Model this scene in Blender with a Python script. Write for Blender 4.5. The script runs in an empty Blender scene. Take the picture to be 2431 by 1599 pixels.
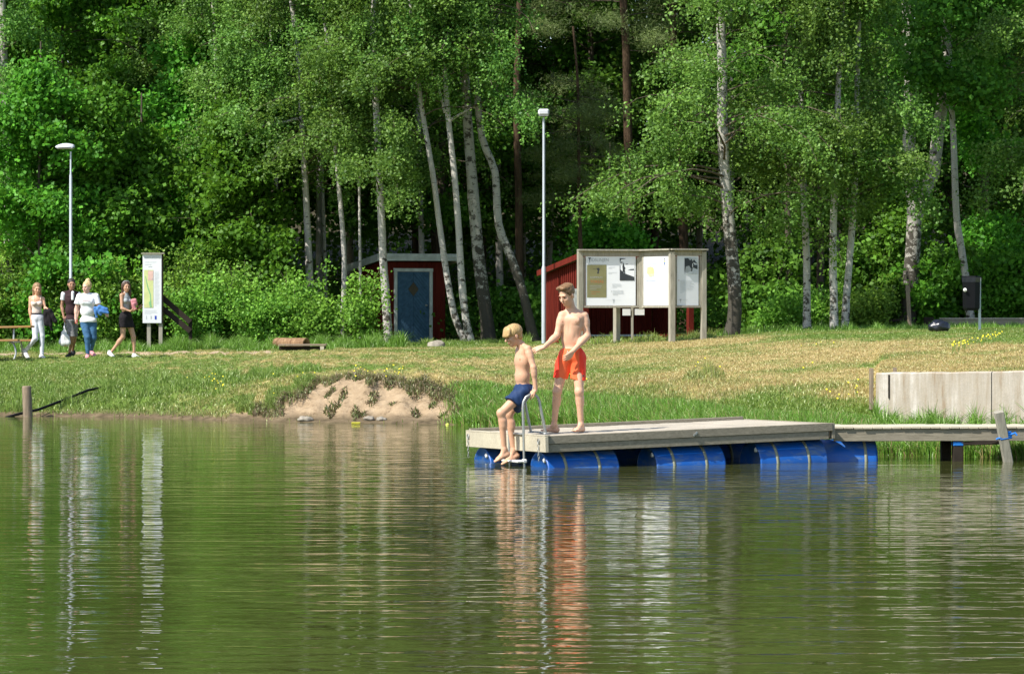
import bpy, math, random
import numpy as np
from mathutils import Vector, Matrix, noise

# ------------------------------------------------------------ camera, sky, sun, exposure
sc = bpy.context.scene
COL = sc.collection
F, H, HY, CX = 8000.0, 1.8, 751.0, 1215.5      # focal length in px, eye height, horizon row, centre column
cam = bpy.data.objects.new("camera", bpy.data.cameras.new("camera"))
COL.objects.link(cam)
cam.location = (0, 0, H)
cam.rotation_euler = (math.radians(90), 0, 0)
cam.data.sensor_width = 36
cam.data.lens = F / 2431 * 36
cam.data.shift_y = -(799.5 - HY) / 2431
cam.data.clip_start = 0.5
cam.data.clip_end = 2000
sc.camera = cam

SUN_EL, SUN_AZ = math.radians(49), (-0.80, -0.60)   # where the sun stands (x, y of the direction to it)
l_ = math.hypot(*SUN_AZ)
SD = Vector((SUN_AZ[0] / l_ * math.cos(SUN_EL), SUN_AZ[1] / l_ * math.cos(SUN_EL), math.sin(SUN_EL)))
world = bpy.data.worlds.new("World")
sc.world = world
world.use_nodes = True
wn = world.node_tree
sky = wn.nodes.new("ShaderNodeTexSky")
sky.sky_type = 'NISHITA'
sky.sun_disc = False
sky.sun_elevation = SUN_EL
sky.sun_rotation = math.atan2(SD.x, SD.y)
bg = wn.nodes["Background"]
wn.links.new(sky.outputs[0], bg.inputs[0])
bg.inputs[1].default_value = 0.14
sun = bpy.data.objects.new("sun", bpy.data.lights.new("sun", 'SUN'))
COL.objects.link(sun)
sun.data.energy = 5.0
sun.data.angle = math.radians(0.53)
sun.data.color = (1.0, 0.95, 0.87)
sun.rotation_euler = SD.to_track_quat('Z', 'Y').to_euler()
sun.location = (-20, -10, 30)
sc.view_settings.view_transform = 'Standard'
sc.view_settings.look = 'None'
sc.view_settings.exposure = 0.52
sc.view_settings.gamma = 1
sc.cycles.max_bounces = 7
sc.cycles.diffuse_bounces = 3
sc.cycles.glossy_bounces = 3
sc.cycles.transmission_bounces = 4
sc.cycles.caustics_reflective = False
sc.cycles.caustics_refractive = False

# ------------------------------------------------------------ helpers
K = 1.0218                                      # measured on a 2379 px wide view of the photo
ORG = {}                                        # world origin of every object made here


def W(px, py, Y):
    return Vector(((px - CX) / F * Y, Y, H - (py - HY) / F * Y))


def tag(o, label=None, cat=None, group=None, kind=None):
    if label: o["label"] = label
    if cat: o["category"] = cat
    if group: o["group"] = group
    if kind: o["kind"] = kind
    return o


def thing(name, loc, label, cat, group=None):
    o = bpy.data.objects.new(name, None)
    o.empty_display_size = 0.2
    COL.objects.link(o)
    o.location = loc
    ORG[o.name] = Vector(loc)
    return tag(o, label, cat, group)


def link_mesh(name, me, mat=None, parent=None, org=None):
    """vertices are given in world space; the object's origin is its thing's base"""
    if parent is not None:
        org = ORG[parent.name]
    elif org is None:
        n = len(me.vertices)
        co = np.empty(n * 3, np.float32); me.vertices.foreach_get("co", co); co = co.reshape(-1, 3)
        org = Vector((float(co[:, 0].mean()), float(co[:, 1].mean()), float(co[:, 2].min())))
    me.transform(Matrix.Translation(-Vector(org)))
    o = bpy.data.objects.new(name, me)
    COL.objects.link(o)
    if parent is not None:
        o.parent = parent
    else:
        o.location = org
    ORG[o.name] = Vector(org)
    if mat is not None:
        for m in (mat if isinstance(mat, (list, tuple)) else [mat]):
            me.materials.append(m)
    return o


def np_mesh(name, co, faces, smooth=False):
    """co (n,3), faces (m,k) numpy -> mesh"""
    me = bpy.data.meshes.new(name)
    co = np.ascontiguousarray(co, np.float32); faces = np.ascontiguousarray(faces, np.int32)
    m, k = faces.shape
    me.vertices.add(len(co)); me.vertices.foreach_set("co", co.ravel())
    me.loops.add(m * k); me.loops.foreach_set("vertex_index", faces.ravel())
    me.polygons.add(m)
    me.polygons.foreach_set("loop_start", np.arange(0, m * k, k, dtype=np.int32))
    try:
        me.polygons.foreach_set("loop_total", np.full(m, k, np.int32))
    except Exception:
        pass
    me.update(calc_edges=True)
    if smooth:
        me.polygons.foreach_set("use_smooth", np.ones(m, bool))
    return me


def set_attr(me, name, arr, typ='FLOAT', dom='POINT'):
    a = me.attributes.new(name, typ, dom)
    arr = np.ascontiguousarray(arr, np.float32)
    a.data.foreach_set("color" if typ == 'FLOAT_COLOR' else "value", arr.ravel())


class MB:
    """collects shapes (in world space) that become ONE mesh"""
    def __init__(self):
        self.v, self.f, self.sm, self.mi = [], [], [], []

    def add(self, vs, fs, smooth=False, mi=0):
        b = len(self.v)
        self.v += [tuple(p) for p in vs]
        for q in fs:
            self.f.append([b + i for i in q]); self.sm.append(smooth); self.mi.append(mi)
        return self

    def box(self, c, size, axes=None, mi=0, bev=0.0):
        X, Y, Z = axes if axes else (Vector((1, 0, 0)), Vector((0, 1, 0)), Vector((0, 0, 1)))
        c = Vector(c); hx, hy, hz = [s / 2 for s in size]
        if bev <= 0:
            vs = [c + X * (sx * hx) + Y * (sy * hy) + Z * (sz * hz) for sz in (-1, 1) for sy in (-1, 1) for sx in (-1, 1)]
            return self.add(vs, [(0, 2, 3, 1), (4, 5, 7, 6), (0, 1, 5, 4), (2, 6, 7, 3), (0, 4, 6, 2), (1, 3, 7, 5)], mi=mi)
        b = min(bev, hx * .9, hy * .9, hz * .9)
        idx = {}; vs = []
        for sx in (-1, 1):
            for sy in (-1, 1):
                for sz in (-1, 1):
                    for a in range(3):
                        h = [hx, hy, hz]; s = [sx, sy, sz]
                        q = [s[i] * (h[i] if i == a else h[i] - b) for i in range(3)]
                        idx[(sx, sy, sz, a)] = len(vs)
                        vs.append(c + X * q[0] + Y * q[1] + Z * q[2])
        fs = []
        for a in range(3):
            o1, o2 = [(1, 2), (2, 0), (0, 1)][a]
            for s in (-1, 1):
                ring = []
                for (p, q) in ((-1, -1), (1, -1), (1, 1), (-1, 1)):
                    k = [0, 0, 0]; k[a] = s; k[o1] = p; k[o2] = q
                    ring.append(idx[(k[0], k[1], k[2], a)])
                fs.append(ring if s > 0 else ring[::-1])
        for a in range(3):
            o1, o2 = [(1, 2), (2, 0), (0, 1)][a]
            for p in (-1, 1):
                for q in (-1, 1):
                    def I(s, which):
                        k = [0, 0, 0]; k[a] = s; k[o1] = p; k[o2] = q
                        return idx[(k[0], k[1], k[2], which)]
                    r = [I(-1, o1), I(1, o1), I(1, o2), I(-1, o2)]
                    fs.append(r if p * q > 0 else r[::-1])
        for sx in (-1, 1):
            for sy in (-1, 1):
                for sz in (-1, 1):
                    r = [idx[(sx, sy, sz, a)] for a in range(3)]
                    fs.append(r if sx * sy * sz > 0 else r[::-1])
        return self.add(vs, fs, mi=mi)

    def beam(self, a, b, w, h, up=Vector((0, 0, 1)), mi=0, bev=0.0):
        a, b = Vector(a), Vector(b)
        X = (b - a); L = X.length; X.normalize()
        Y = Vector(up).cross(X)
        if Y.length < 1e-4: Y = Vector((0, 1, 0)).cross(X)
        Y.normalize(); Z = X.cross(Y)
        return self.box((a + b) / 2, (L, w, h), (X, Y, Z), mi=mi, bev=bev)

    def tube(self, pts, rad, n=10, cap=True, smooth=True, mi=0, jit=0.0, rng=None):
        pts = [Vector(p) for p in pts]
        if not hasattr(rad, '__len__'): rad = [rad] * len(pts)
        vs, fs = [], []
        T0 = (pts[1] - pts[0]).normalized()
        U = T0.cross(Vector((0, 1, 0)) if abs(T0.y) < .9 else Vector((1, 0, 0))).normalized()
        for i, p in enumerate(pts):
            T = (pts[min(i + 1, len(pts) - 1)] - pts[max(i - 1, 0)]).normalized()
            U = (U - T * U.dot(T)).normalized(); V = T.cross(U)
            for k in range(n):
                a = 2 * math.pi * k / n
                r = rad[i] * (1 + (rng.uniform(-jit, jit) if rng else 0))
                vs.append(p + U * (math.cos(a) * r) + V * (math.sin(a) * r))
        for i in range(len(pts) - 1):
            for k in range(n):
                fs.append((i * n + k, i * n + (k + 1) % n, (i + 1) * n + (k + 1) % n, (i + 1) * n + k))
        self.add(vs, fs, smooth, mi)
        if cap:
            m = len(pts)
            self.add(vs[:n], [tuple(range(n))[::-1]], False, mi)
            self.add(vs[(m - 1) * n:], [tuple(range(n))], False, mi)
        return self

    def lathe(self, base, axis, prof, n=24, mi=0, smooth=True):
        """prof: (distance along axis, radius)"""
        axis = Vector(axis).normalized()
        U = axis.cross(Vector((0, 0, 1)) if abs(axis.z) < .9 else Vector((1, 0, 0))).normalized(); V = axis.cross(U)
        base = Vector(base); vs, fs = [], []
        for (d, r) in prof:
            for k in range(n):
                a = 2 * math.pi * k / n
                vs.append(base + axis * d + U * (math.cos(a) * r) + V * (math.sin(a) * r))
        for i in range(len(prof) - 1):
            for k in range(n):
                fs.append((i * n + k, i * n + (k + 1) % n, (i + 1) * n + (k + 1) % n, (i + 1) * n + k))
        self.add(vs, fs, smooth, mi)
        m = len(prof)
        if prof[0][1] > 1e-4: self.add(vs[:n], [tuple(range(n))[::-1]], False, mi)
        if prof[-1][1] > 1e-4: self.add(vs[(m - 1) * n:], [tuple(range(n))], False, mi)
        return self

    def poly(self, pts, mi=0):
        return self.add(pts, [tuple(range(len(pts)))], False, mi)

    def build(self, name, mat, parent=None, org=None):
        me = bpy.data.meshes.new(name)
        me.from_pydata(self.v, [], self.f)
        me.polygons.foreach_set("use_smooth", self.sm)
        me.polygons.foreach_set("material_index", self.mi)
        me.update()
        return link_mesh(name, me, mat, parent, org)


# ------------------------------------------------------------ material helpers
class NT:
    def __init__(self, name):
        self.m = bpy.data.materials.new(name); self.m.use_nodes = True
        self.t = self.m.node_tree; self.t.nodes.clear()
        self.out = self.n("ShaderNodeOutputMaterial")

    def n(self, typ, **kw):
        nd = self.t.nodes.new(typ)
        for k, v in kw.items(): setattr(nd, k, v)
        return nd

    def l(self, a, b):
        self.t.links.new(a, b)

    def setin(self, nd, key, v):
        s = nd.inputs[key]
        if hasattr(v, 'links') or isinstance(v, bpy.types.NodeSocket): self.l(v, s)
        else: s.default_value = v

    def coords(self, scale=(1, 1, 1), kind='Object', rot=(0, 0, 0)):
        tc = self.n("ShaderNodeTexCoord"); mp = self.n("ShaderNodeMapping")
        if kind == 'World':
            g = self.n("ShaderNodeNewGeometry"); self.l(g.outputs['Position'], mp.inputs[0])
        else:
            self.l(tc.outputs[kind], mp.inputs[0])
        mp.inputs['Scale'].default_value = scale; mp.inputs['Rotation'].default_value = rot
        return mp.outputs[0]

    def noise(self, vec, scale=5, detail=4, rough=.55, dist=0):
        nd = self.n("ShaderNodeTexNoise")
        self.l(vec, nd.inputs['Vector'])
        nd.inputs['Scale'].default_value = scale; nd.inputs['Detail'].default_value = detail
        nd.inputs['Roughness'].default_value = rough; nd.inputs['Distortion'].default_value = dist
        return nd.outputs['Fac']

    def ramp(self, fac, stops, interp='LINEAR'):
        r = self.n("ShaderNodeValToRGB"); r.color_ramp.interpolation = interp
        e = r.color_ramp.elements
        while len(e) < len(stops): e.new(0.5)
        for i, (p, c) in enumerate(stops):
            e[i].position = p; e[i].color = (c[0], c[1], c[2], 1) if hasattr(c, '__len__') else (c, c, c, 1)
        self.l(fac, r.inputs[0])
        return r.outputs[0]

    def mix(self, fac, a, b, blend='MIX'):
        m = self.n("ShaderNodeMix"); m.data_type = 'RGBA'; m.blend_type = blend
        self.setin(m, 0, fac)
        for key, v in ((6, a), (7, b)):
            if isinstance(v, (tuple, list)): m.inputs[key].default_value = (v[0], v[1], v[2], 1)
            else: self.l(v, m.inputs[key])
        return m.outputs[2]

    def math(self, op, a, b=0.0):
        m = self.n("ShaderNodeMath"); m.operation = op
        self.setin(m, 0, a); self.setin(m, 1, b)
        return m.outputs[0]

    def bump(self, h, strength=.3, dist=.01):
        b = self.n("ShaderNodeBump"); self.l(h, b.inputs['Height'])
        b.inputs['Strength'].default_value = strength; b.inputs['Distance'].default_value = dist
        return b.outputs[0]

    def principled(self, color, rough=.6, spec=.4, metal=0, normal=None, **kw):
        p = self.n("ShaderNodeBsdfPrincipled")
        if isinstance(color, (tuple, list)): p.inputs['Base Color'].default_value = (color[0], color[1], color[2], 1)
        else: self.l(color, p.inputs['Base Color'])
        self.setin(p, 'Roughness', rough)
        p.inputs['Specular IOR Level'].default_value = spec
        p.inputs['Metallic'].default_value = metal
        if normal is not None: self.l(normal, p.inputs['Normal'])
        for k, v in kw.items(): p.inputs[k].default_value = v
        self.l(p.outputs[0], self.out.inputs[0])
        return p

    def attr(self, name, typ='Fac'):
        a = self.n("ShaderNodeAttribute"); a.attribute_name = name
        return a.outputs[typ]


def simple(name, c, rough=.6, spec=.4, metal=0, var=.15, scale=8, bump=0.0):
    t = NT(name); v = t.coords()
    f = t.noise(v, scale, 5)
    d = tuple(x * (1 - var) for x in c); b = tuple(min(1, x * (1 + var)) for x in c)
    col = t.ramp(f, [(.3, d), (.7, b)])
    t.principled(col, rough, spec, metal, t.bump(f, .4, bump) if bump else None)
    return t.m


def wood(name, c1, c2, scale=(1.5, 14, 14), rough=.85):
    """weathered wood; grain runs along the object's x before its own rotation, so keep it noisy in all axes"""
    t = NT(name)
    f = t.noise(t.coords(scale), 3, 6, .65, .6)
    g = t.noise(t.coords((1, 1, 1)), 1.7, 3)
    col = t.ramp(f, [(.25, c1), (.5, [(a + b) / 2 for a, b in zip(c1, c2)]), (.75, c2)])
    col = t.mix(t.ramp(g, [(.35, 0.0), (.7, 1.0)]), col, t.mix(.35, col, (.22, .20, .16)))
    t.principled(col, rough, .25, 0, t.bump(f, .5, .006))
    return t.m


# ------------------------------------------------------------ terrain
# profiles: column (px) -> knots (distance from the camera station, height above the water)
PROF = [
    (-1500, [(58, -1.2), (66, 0), (68, .3), (72, .6), (80, .9), (90, 1.0), (100, 1.4), (130, 4.5), (200, 12)]),
    (0, [(54, -1.2), (61.3, -.03), (61.9, .12), (62.5, .27), (64.5, .5), (69, .75), (74, .88), (82, .92), (88, .95), (96, 1.1), (110, 2.0), (130, 4.5), (200, 12)]),
    (350, [(54, -1.2), (60.0, -.03), (60.6, .10), (61.3, .34), (63, .52), (68, .77), (74, .89), (82, .94), (88, .97), (96, 1.1), (110, 2.0), (130, 4.5), (200, 12)]),
    (640, [(52, -1.2), (57.6, -.03), (58.1, .06), (58.5, .24), (59.6, .46), (61.5, .66), (66, .82), (74, .91), (82, .97), (90, 1.0), (96, 1.15), (110, 2.2), (130, 4.7), (200, 12)]),
    (740, [(52, -1.2), (57.3, -.03), (57.8, .08), (58.2, .30), (58.9, .58), (60.2, .74), (66, .87), (74, .94), (82, .99), (90, 1.03), (96, 1.15), (110, 2.2), (130, 4.7), (200, 12)]),
    (860, [(51, -1.2), (56.8, -.03), (57.4, .10), (58.0, .42), (58.35, .70), (60.0, .80), (66, .91), (74, .97), (84, 1.03), (90, 1.06), (96, 1.2), (110, 2.3), (130, 4.8), (200, 12)]),
    (1000, [(50, -1.2), (56.4, -.03), (57.0, .10), (57.7, .38), (58.1, .64), (60, .78), (66, .92), (74, 1.0), (84, 1.05), (90, 1.1), (96, 1.25), (110, 2.3), (130, 4.8), (200, 12)]),
    (1085, [(49, -1.2), (55.9, -.03), (56.6, .10), (57.5, .35), (58.5, .60), (60.5, .76), (66, .92), (74, 1.03), (84, 1.08), (90, 1.12), (96, 1.25), (110, 2.3), (130, 4.8), (200, 12)]),
    (1300, [(46, -1.2), (53.5, -.03), (55.5, .2), (60, .58), (66, .86), (74, 1.06), (80, 1.13), (86, 1.15), (96, 1.3), (110, 2.3), (130, 4.8), (200, 12)]),
    (1600, [(42, -1.2), (49, -.03), (51, .2), (57, .66), (66, 1.03), (76, 1.24), (84, 1.28), (96, 1.4), (110, 2.4), (130, 4.8), (200, 12)]),
    (1900, [(38, -1.2), (44.6, -.03), (46.5, .16), (50, .38), (56, .75), (64, 1.12), (71, 1.39), (78, 1.46), (90, 1.48), (100, 1.6), (130, 4.8), (200, 12)]),
    (2078, [(37, -1.2), (43.8, -.03), (45.4, .16), (49.3, .40), (56, .88), (64, 1.19), (71, 1.42), (78, 1.49), (90, 1.5), (100, 1.6), (130, 4.8), (200, 12)]),
    (2092, [(37, -1.2), (43.7, -.03), (45.2, .16), (48.85, .33), (49.2, .86), (56, 1.02), (64, 1.25), (71, 1.43), (78, 1.49), (90, 1.5), (100, 1.6), (130, 4.8), (200, 12)]),
    (2431, [(36, -1.2), (42.9, -.03), (44.5, .15), (46.9, .33), (47.25, .93), (55, 1.18), (64, 1.42), (70, 1.5), (78, 1.53), (90, 1.55), (100, 1.7), (130, 5), (200, 12)]),
    (2620, [(36, -1.2), (42.6, -.03), (44.0, .15), (45.8, .33), (46.15, .95), (55, 1.25), (64, 1.45), (70, 1.52), (78, 1.55), (90, 1.6), (100, 1.7), (130, 5), (200, 12)]),
    (4200, [(36, -1.2), (43, 0), (46, .9), (55, 1.25), (64, 1.45), (78, 1.6), (90, 1.7), (130, 5), (200, 12)]),
]


def _pz(k, D):
    if D <= k[0][0]: return k[0][1]
    for (a, za), (b, zb) in zip(k, k[1:]):
        if D <= b:
            t = (D - a) / (b - a)
            return za + (zb - za) * t
    return k[-1][1]


def ground_u(u, D):
    if 2084 <= u <= 3086:                      # the strip held by the concrete wall
        wd = float(np.interp(u, [2080, 2353, 2590, 3086], [49.05, 47.33, 46.13, 45.05])) + .06
        sh = float(np.interp(u, [2080, 2431, 2620, 4200], [43.8, 42.9, 42.6, 43]))
        if D < wd: return -1.2 + 1.17 * max(0, (D - 36) / (sh - 36)) if D < sh else -.03 + .27 * (D - sh) / (wd - sh)
        if D < wd + .1: return .24 + .66 * (D - wd) / .1
        far = _ground_p(u, 56.0)
        if D < 56: return .90 + float(np.interp(u, [2084, 2590], [0, .10])) + (far - .90 - float(np.interp(u, [2084, 2590], [0, .10]))) * (D - wd - .1) / (55.9 - wd)
    return _ground_p(u, D)


def _ground_p(u, D):
    if u <= PROF[0][0]: return _pz(PROF[0][1], D)
    for (a, ka), (b, kb) in zip(PROF, PROF[1:]):
        if u <= b:
            t = (u - a) / (b - a)
            return _pz(ka, D) * (1 - t) + _pz(kb, D) * t
    return _pz(PROF[-1][1], D)


def fbm(x, y, z, octv=3):
    s, a, f = 0, 1, 1
    for _ in range(octv):
        s += a * noise.noise((x * f, y * f, z)); a *= .5; f *= 2.1
    return s


def ero(u, D):
    """0..1: how much this spot of bank is bare sandy soil slumping into the lake"""
    z = ground_u(u, D)
    if z < .015 or z > .80: return 0
    a = min(1, max(0, (u + 60 * fbm(D * 1.1, 3.3, 0) - 650) / 70)) * min(1, max(0, (1088 + 25 * fbm(D, 9, 0) - u) / 30))
    n = fbm(u * .012, D * .9, 5.0)
    ww = max(0.0, min(1.0, (u - 660) / 150)) * max(0.0, min(1.0, (1100 - u + 40 * fbm(D * 2.0, 7.0, 1.0)) / 190))
    top = .20 + .52 * ww ** .6 + .13 * fbm(u * .022, 0, 7.0)
    m = 1 if z < top else 0
    low = 1 if z > .02 else 0
    edge = 1 if (545 < u < 760 or 1040 < u < 1110) and .03 < z < .16 + .22 * fbm(u * .03, 1.0, 3.0) else 0
    return max(a * m * low, edge)


def ground(X, Y):
    u = CX + F * X / Y
    z = ground_u(u, Y)
    e = ero(u, Y)
    z += .03 * fbm(X * .9, Y * .9, 2, 2) * min(1, max(0, z * 3 + .1))
    if 0 < z < 1 and u < 1250:
        z += (.10 if e > .5 else .09) * fbm(X * 2.9, Y * 2.3, 1.0, 4) * min(1, z * 6)
        if e > .5: z -= .05 * min(1, z * 6)
    return z


def hit(px, py, lo=43.0, hi=110.0):
    """distance at which the ground shows at this pixel"""
    D = lo
    while D < hi:
        X = (px - CX) / F * D
        if HY + F * (H - ground(X, D)) / D <= py: return D
        D += .05
    return hi


us = list(np.arange(-1500, -60, 60)) + list(np.arange(-60, 2500, 7.0)) + list(np.arange(2500, 4201, 60))
ds = list(np.arange(36, 42, .3)) + list(np.arange(42, 50, .12)) + list(np.arange(50, 54, .3)) + list(np.arange(54, 63, .07)) + list(np.arange(63, 80, .35)) + list(np.arange(80, 130, 2)) + [140, 160, 200, 300, 420]
gv, gz = [], []
for D in ds:
    for u in us:
        X = (u - CX) / F * D
        z = ground(X, D)
        gv.append((X, D, z))
        e = ero(u, D)
        y = HY + F * (H - z) / D
        # green-ness of the turf: 0 dry straw, 1 lush
        n = .5 + .5 * fbm(X * .35, D * .28, 4.0, 3) + .25 * fbm(X * 1.7, D * 1.3, 8.0, 2)
        uu = u + 60 * fbm(X * .5, D * .35, 11.0, 2)
        zz = z + .10 * fbm(X * .8, D * .5, 13.0, 2)
        base = float(np.interp(uu, [300, 620, 900, 1300, 1650, 1900], [.76, .58, .50, .48, .36, .28]))
        base += float(np.interp(uu, [1500, 1900], [0, 1])) * float(np.interp(zz, [1.28, 1.42], [0, .55]))
        lush = float(np.interp(uu, [1040, 1120], [0, 1])) * float(np.interp(zz, [.30, .62], [1, 0]))
        base = base * (1 - lush) + 1.05 * lush
        if z < .7: base += float(np.interp(uu, [200, 600], [.15, 0]))
        base = base + (.8 - base) * float(np.interp(D, [80, 85], [0, 1]))
        g = min(1, max(0, base + (n - .5) * .9))
        path = 0
        if u < 640 + 40 * noise.noise((D, 0, 0)) and 77.5 < D + .5 * noise.noise((X * .4, 0, 2)) < 79.6: path = 1
        gz.append((e, g, path, 1))
nu = len(us); nd_ = len(ds)
ii = np.arange(nu * nd_).reshape(nd_, nu)
fq = np.stack([ii[:-1, :-1], ii[:-1, 1:], ii[1:, 1:], ii[1:, :-1]], -1).reshape(-1, 4)
GZ0 = np.array(gz)
me = np_mesh("ground", np.array(gv), fq, True)
set_attr(me, "zone", np.array(gz), 'FLOAT_COLOR')

t = NT("turf_and_soil")
zone = t.attr("zone", 'Color')
sep = t.n("ShaderNodeSeparateColor"); t.l(zone, sep.inputs[0])
v = t.coords((1, 1, 1), 'World')
fine = t.noise(t.coords((1, .45, 1), 'World'), 9, 6, .7)
mid = t.noise(v, 1.6, 5, .6)
straw = t.ramp(fine, [(.25, (.20, .15, .055)), (.5, (.40, .31, .13)), (.75, (.56, .45, .22))])
green = t.ramp(fine, [(.25, (.055, .10, .018)), (.5, (.12, .19, .035)), (.75, (.20, .26, .07))])
gfac = t.math('ADD', sep.outputs[1], t.math('MULTIPLY', t.math('SUBTRACT', mid, .5), 1.6))
turf = t.mix(t.ramp(gfac, [(.25, 0.0), (.75, 1.0)]), straw, green)
sand = t.ramp(t.noise(v, 4.5, 8, .75), [(.30, (.12, .085, .05)), (.43, (.32, .235, .145)), (.72, (.47, .36, .235))])
col = t.mix(t.ramp(t.math('ADD', sep.outputs[0], t.math('MULTIPLY', t.math('SUBTRACT', mid, .5), .9)), [(.42, 0.0), (.56, 1.0)]), turf, sand)
col = t.mix(t.ramp(t.math('ADD', sep.outputs[2], t.math('MULTIPLY', t.math('SUBTRACT', mid, .5), .8)), [(.4, 0.0), (.6, 1.0)]), col, (.42, .32, .21))
gp = t.n("ShaderNodeNewGeometry"); sx = t.n("ShaderNodeSeparateXYZ"); t.l(gp.outputs['Position'], sx.inputs[0])
mr = t.n("ShaderNodeMapRange"); t.l(sx.outputs[2], mr.inputs[0]); mr.inputs[1].default_value = .04; mr.inputs[2].default_value = .17
mr.inputs[3].default_value = 1; mr.inputs[4].default_value = 0
mud = t.ramp(t.noise(v, 3.5, 7, .7), [(.3, (.05, .04, .022)), (.6, (.18, .135, .08)), (.75, (.28, .23, .14))])
col = t.mix(mr.outputs[0], col, mud)
# leaf litter under the trees
m2 = t.n("ShaderNodeMapRange"); t.l(sx.outputs[1], m2.inputs[0]); m2.inputs[1].default_value = 92; m2.inputs[2].default_value = 96
col = t.mix(m2.outputs[0], col, (.06, .05, .025))
t.principled(col, .95, .1, 0, t.bump(t.noise(v, 7, 8, .7), 1.0, .05))
g_ob = link_mesh("ground", me, t.m, org=(0, 60, 0))
tag(g_ob, kind="structure")

# ------------------------------------------------------------ water
t = NT("lake_water")
def wave(sx, sy, rot, scale, amp, detail=3, rough=.5):
    f = t.noise(t.coords((sx, sy, 1), 'World', (0, 0, rot)), scale, detail, rough, .4)
    return t.math('MULTIPLY', f, amp)
hgt = t.math('ADD', wave(.30, 1.0, .09, 3.5, .0125, 1.8, .45), wave(.30, 1.0, -.10, 1.0, .009, 1))
hgt = t.math('ADD', hgt, wave(.38, 1.0, .14, 9, .0032, 1.5))
patch = t.ramp(t.noise(t.coords((.5, .35, 1), 'World'), .22, 3), [(.35, .55), (.65, 1.25)])
hgt = t.math('MULTIPLY', hgt, patch)
b = t.n("ShaderNodeBump"); t.l(hgt, b.inputs['Height']); b.inputs['Strength'].default_value = 1; b.inputs['Distance'].default_value = 1
murk = t.ramp(t.noise(t.coords((1, .6, 1), 'World'), .25, 3), [(.3, (.054, .064, .015)), (.7, (.076, .084, .024))])
pr = t.principled(murk, .03, .5, 0, b.outputs[0], IOR=1.42)
WATER = MB()
WATER.add([(-250, -60, 0), (250, -60, 0), (250, 75, 0), (-250, 75, 0)], [(0, 1, 2, 3)])
w_ob = WATER.build("water", t.m, org=(0, 20, 0))
tag(w_ob, kind="structure")

# ------------------------------------------------------------ bark and leaf materials
def birch_bark(name, dark=.45, tone=(.54, .51, .46)):
    t = NT(name)
    v = t.coords((1, 1, 1), 'Object')
    lent = t.noise(t.coords((5, 5, 34), 'Object'), 1.2, 4, .6)
    blot = t.noise(t.coords((3.5, 3.5, 4.5), 'Object'), 1.6, 6, .7)
    fine = t.noise(v, 30, 4, .6)
    base = t.ramp(fine, [(.3, tuple(c * .8 for c in tone)), (.7, tone)])
    tc = t.n("ShaderNodeTexCoord"); s = t.n("ShaderNodeSeparateXYZ"); t.l(tc.outputs['Object'], s.inputs[0])
    low = t.n("ShaderNodeMapRange"); t.l(s.outputs[2], low.inputs[0])
    low.inputs[1].default_value = 0; low.inputs[2].default_value = 3.2; low.inputs[3].default_value = .16 * dark * 2; low.inputs[4].default_value = -.02
    lf = t.ramp(lent, [(.62, 0.0), (.68, 1.0)])
    bf = t.ramp(t.math('ADD', blot, low.outputs[0]), [(.66 - .2 * dark, 0.0), (.72 - .2 * dark, 1.0)])
    col = t.mix(lf, base, (.10, .085, .07))
    col = t.mix(bf, col, (.065, .058, .045))
    t.principled(col, .8, .25, 0, t.bump(t.math('ADD', blot, lent), .6, .02))
    return t.m


def rough_bark(name, c1, c2):
    t = NT(name)
    f = t.noise(t.coords((9, 9, 1.6), 'Object'), 1.6, 6, .7)
    t.principled(t.ramp(f, [(.3, c1), (.65, c2)]), .95, .1, 0, t.bump(f, 1, .03))
    return t.m


def leaf_mat(name, c_lo, c_hi, trans=.38, gloss=.10):
    t = NT(name)
    tint = t.attr("tint")
    oi = t.n("ShaderNodeObjectInfo")
    c = t.ramp(tint, [(0.0, c_lo), (.75, c_hi), (1.0, tuple(min(1, x * 1.35) for x in c_hi))])
    hs = t.n("ShaderNodeHueSaturation"); t.l(c, hs.inputs['Color'])
    r = t.n("ShaderNodeMapRange"); t.l(oi.outputs['Random'], r.inputs[0]); r.inputs[3].default_value = .85; r.inputs[4].default_value = 1.2
    t.l(r.outputs[0], hs.inputs['Value'])
    r2 = t.n("ShaderNodeMapRange"); t.l(oi.outputs['Random'], r2.inputs[0]); r2.inputs[3].default_value = .485; r2.inputs[4].default_value = .512
    t.l(r2.outputs[0], hs.inputs['Hue'])
    c = hs.outputs[0]
    d = t.n("ShaderNodeBsdfDiffuse"); t.l(c, d.inputs[0])
    tr = t.n("ShaderNodeBsdfTranslucent"); t.l(t.mix(.5, c, (.30, .42, .03), 'MULTIPLY') if False else t.mix(.25, c, (.20, .30, .02)), tr.inputs[0])
    g = t.n("ShaderNodeBsdfGlossy"); g.inputs['Roughness'].default_value = .5; g.inputs[0].default_value = (.8, .85, .8, 1)
    m1 = t.n("ShaderNodeMixShader"); m1.inputs[0].default_value = trans; t.l(d.outputs[0], m1.inputs[1]); t.l(tr.outputs[0], m1.inputs[2])
    m2 = t.n("ShaderNodeMixShader"); m2.inputs[0].default_value = gloss; t.l(m1.outputs[0], m2.inputs[1]); t.l(g.outputs[0], m2.inputs[2])
    t.l(m2.outputs[0], t.out.inputs[0])
    return t.m


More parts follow.
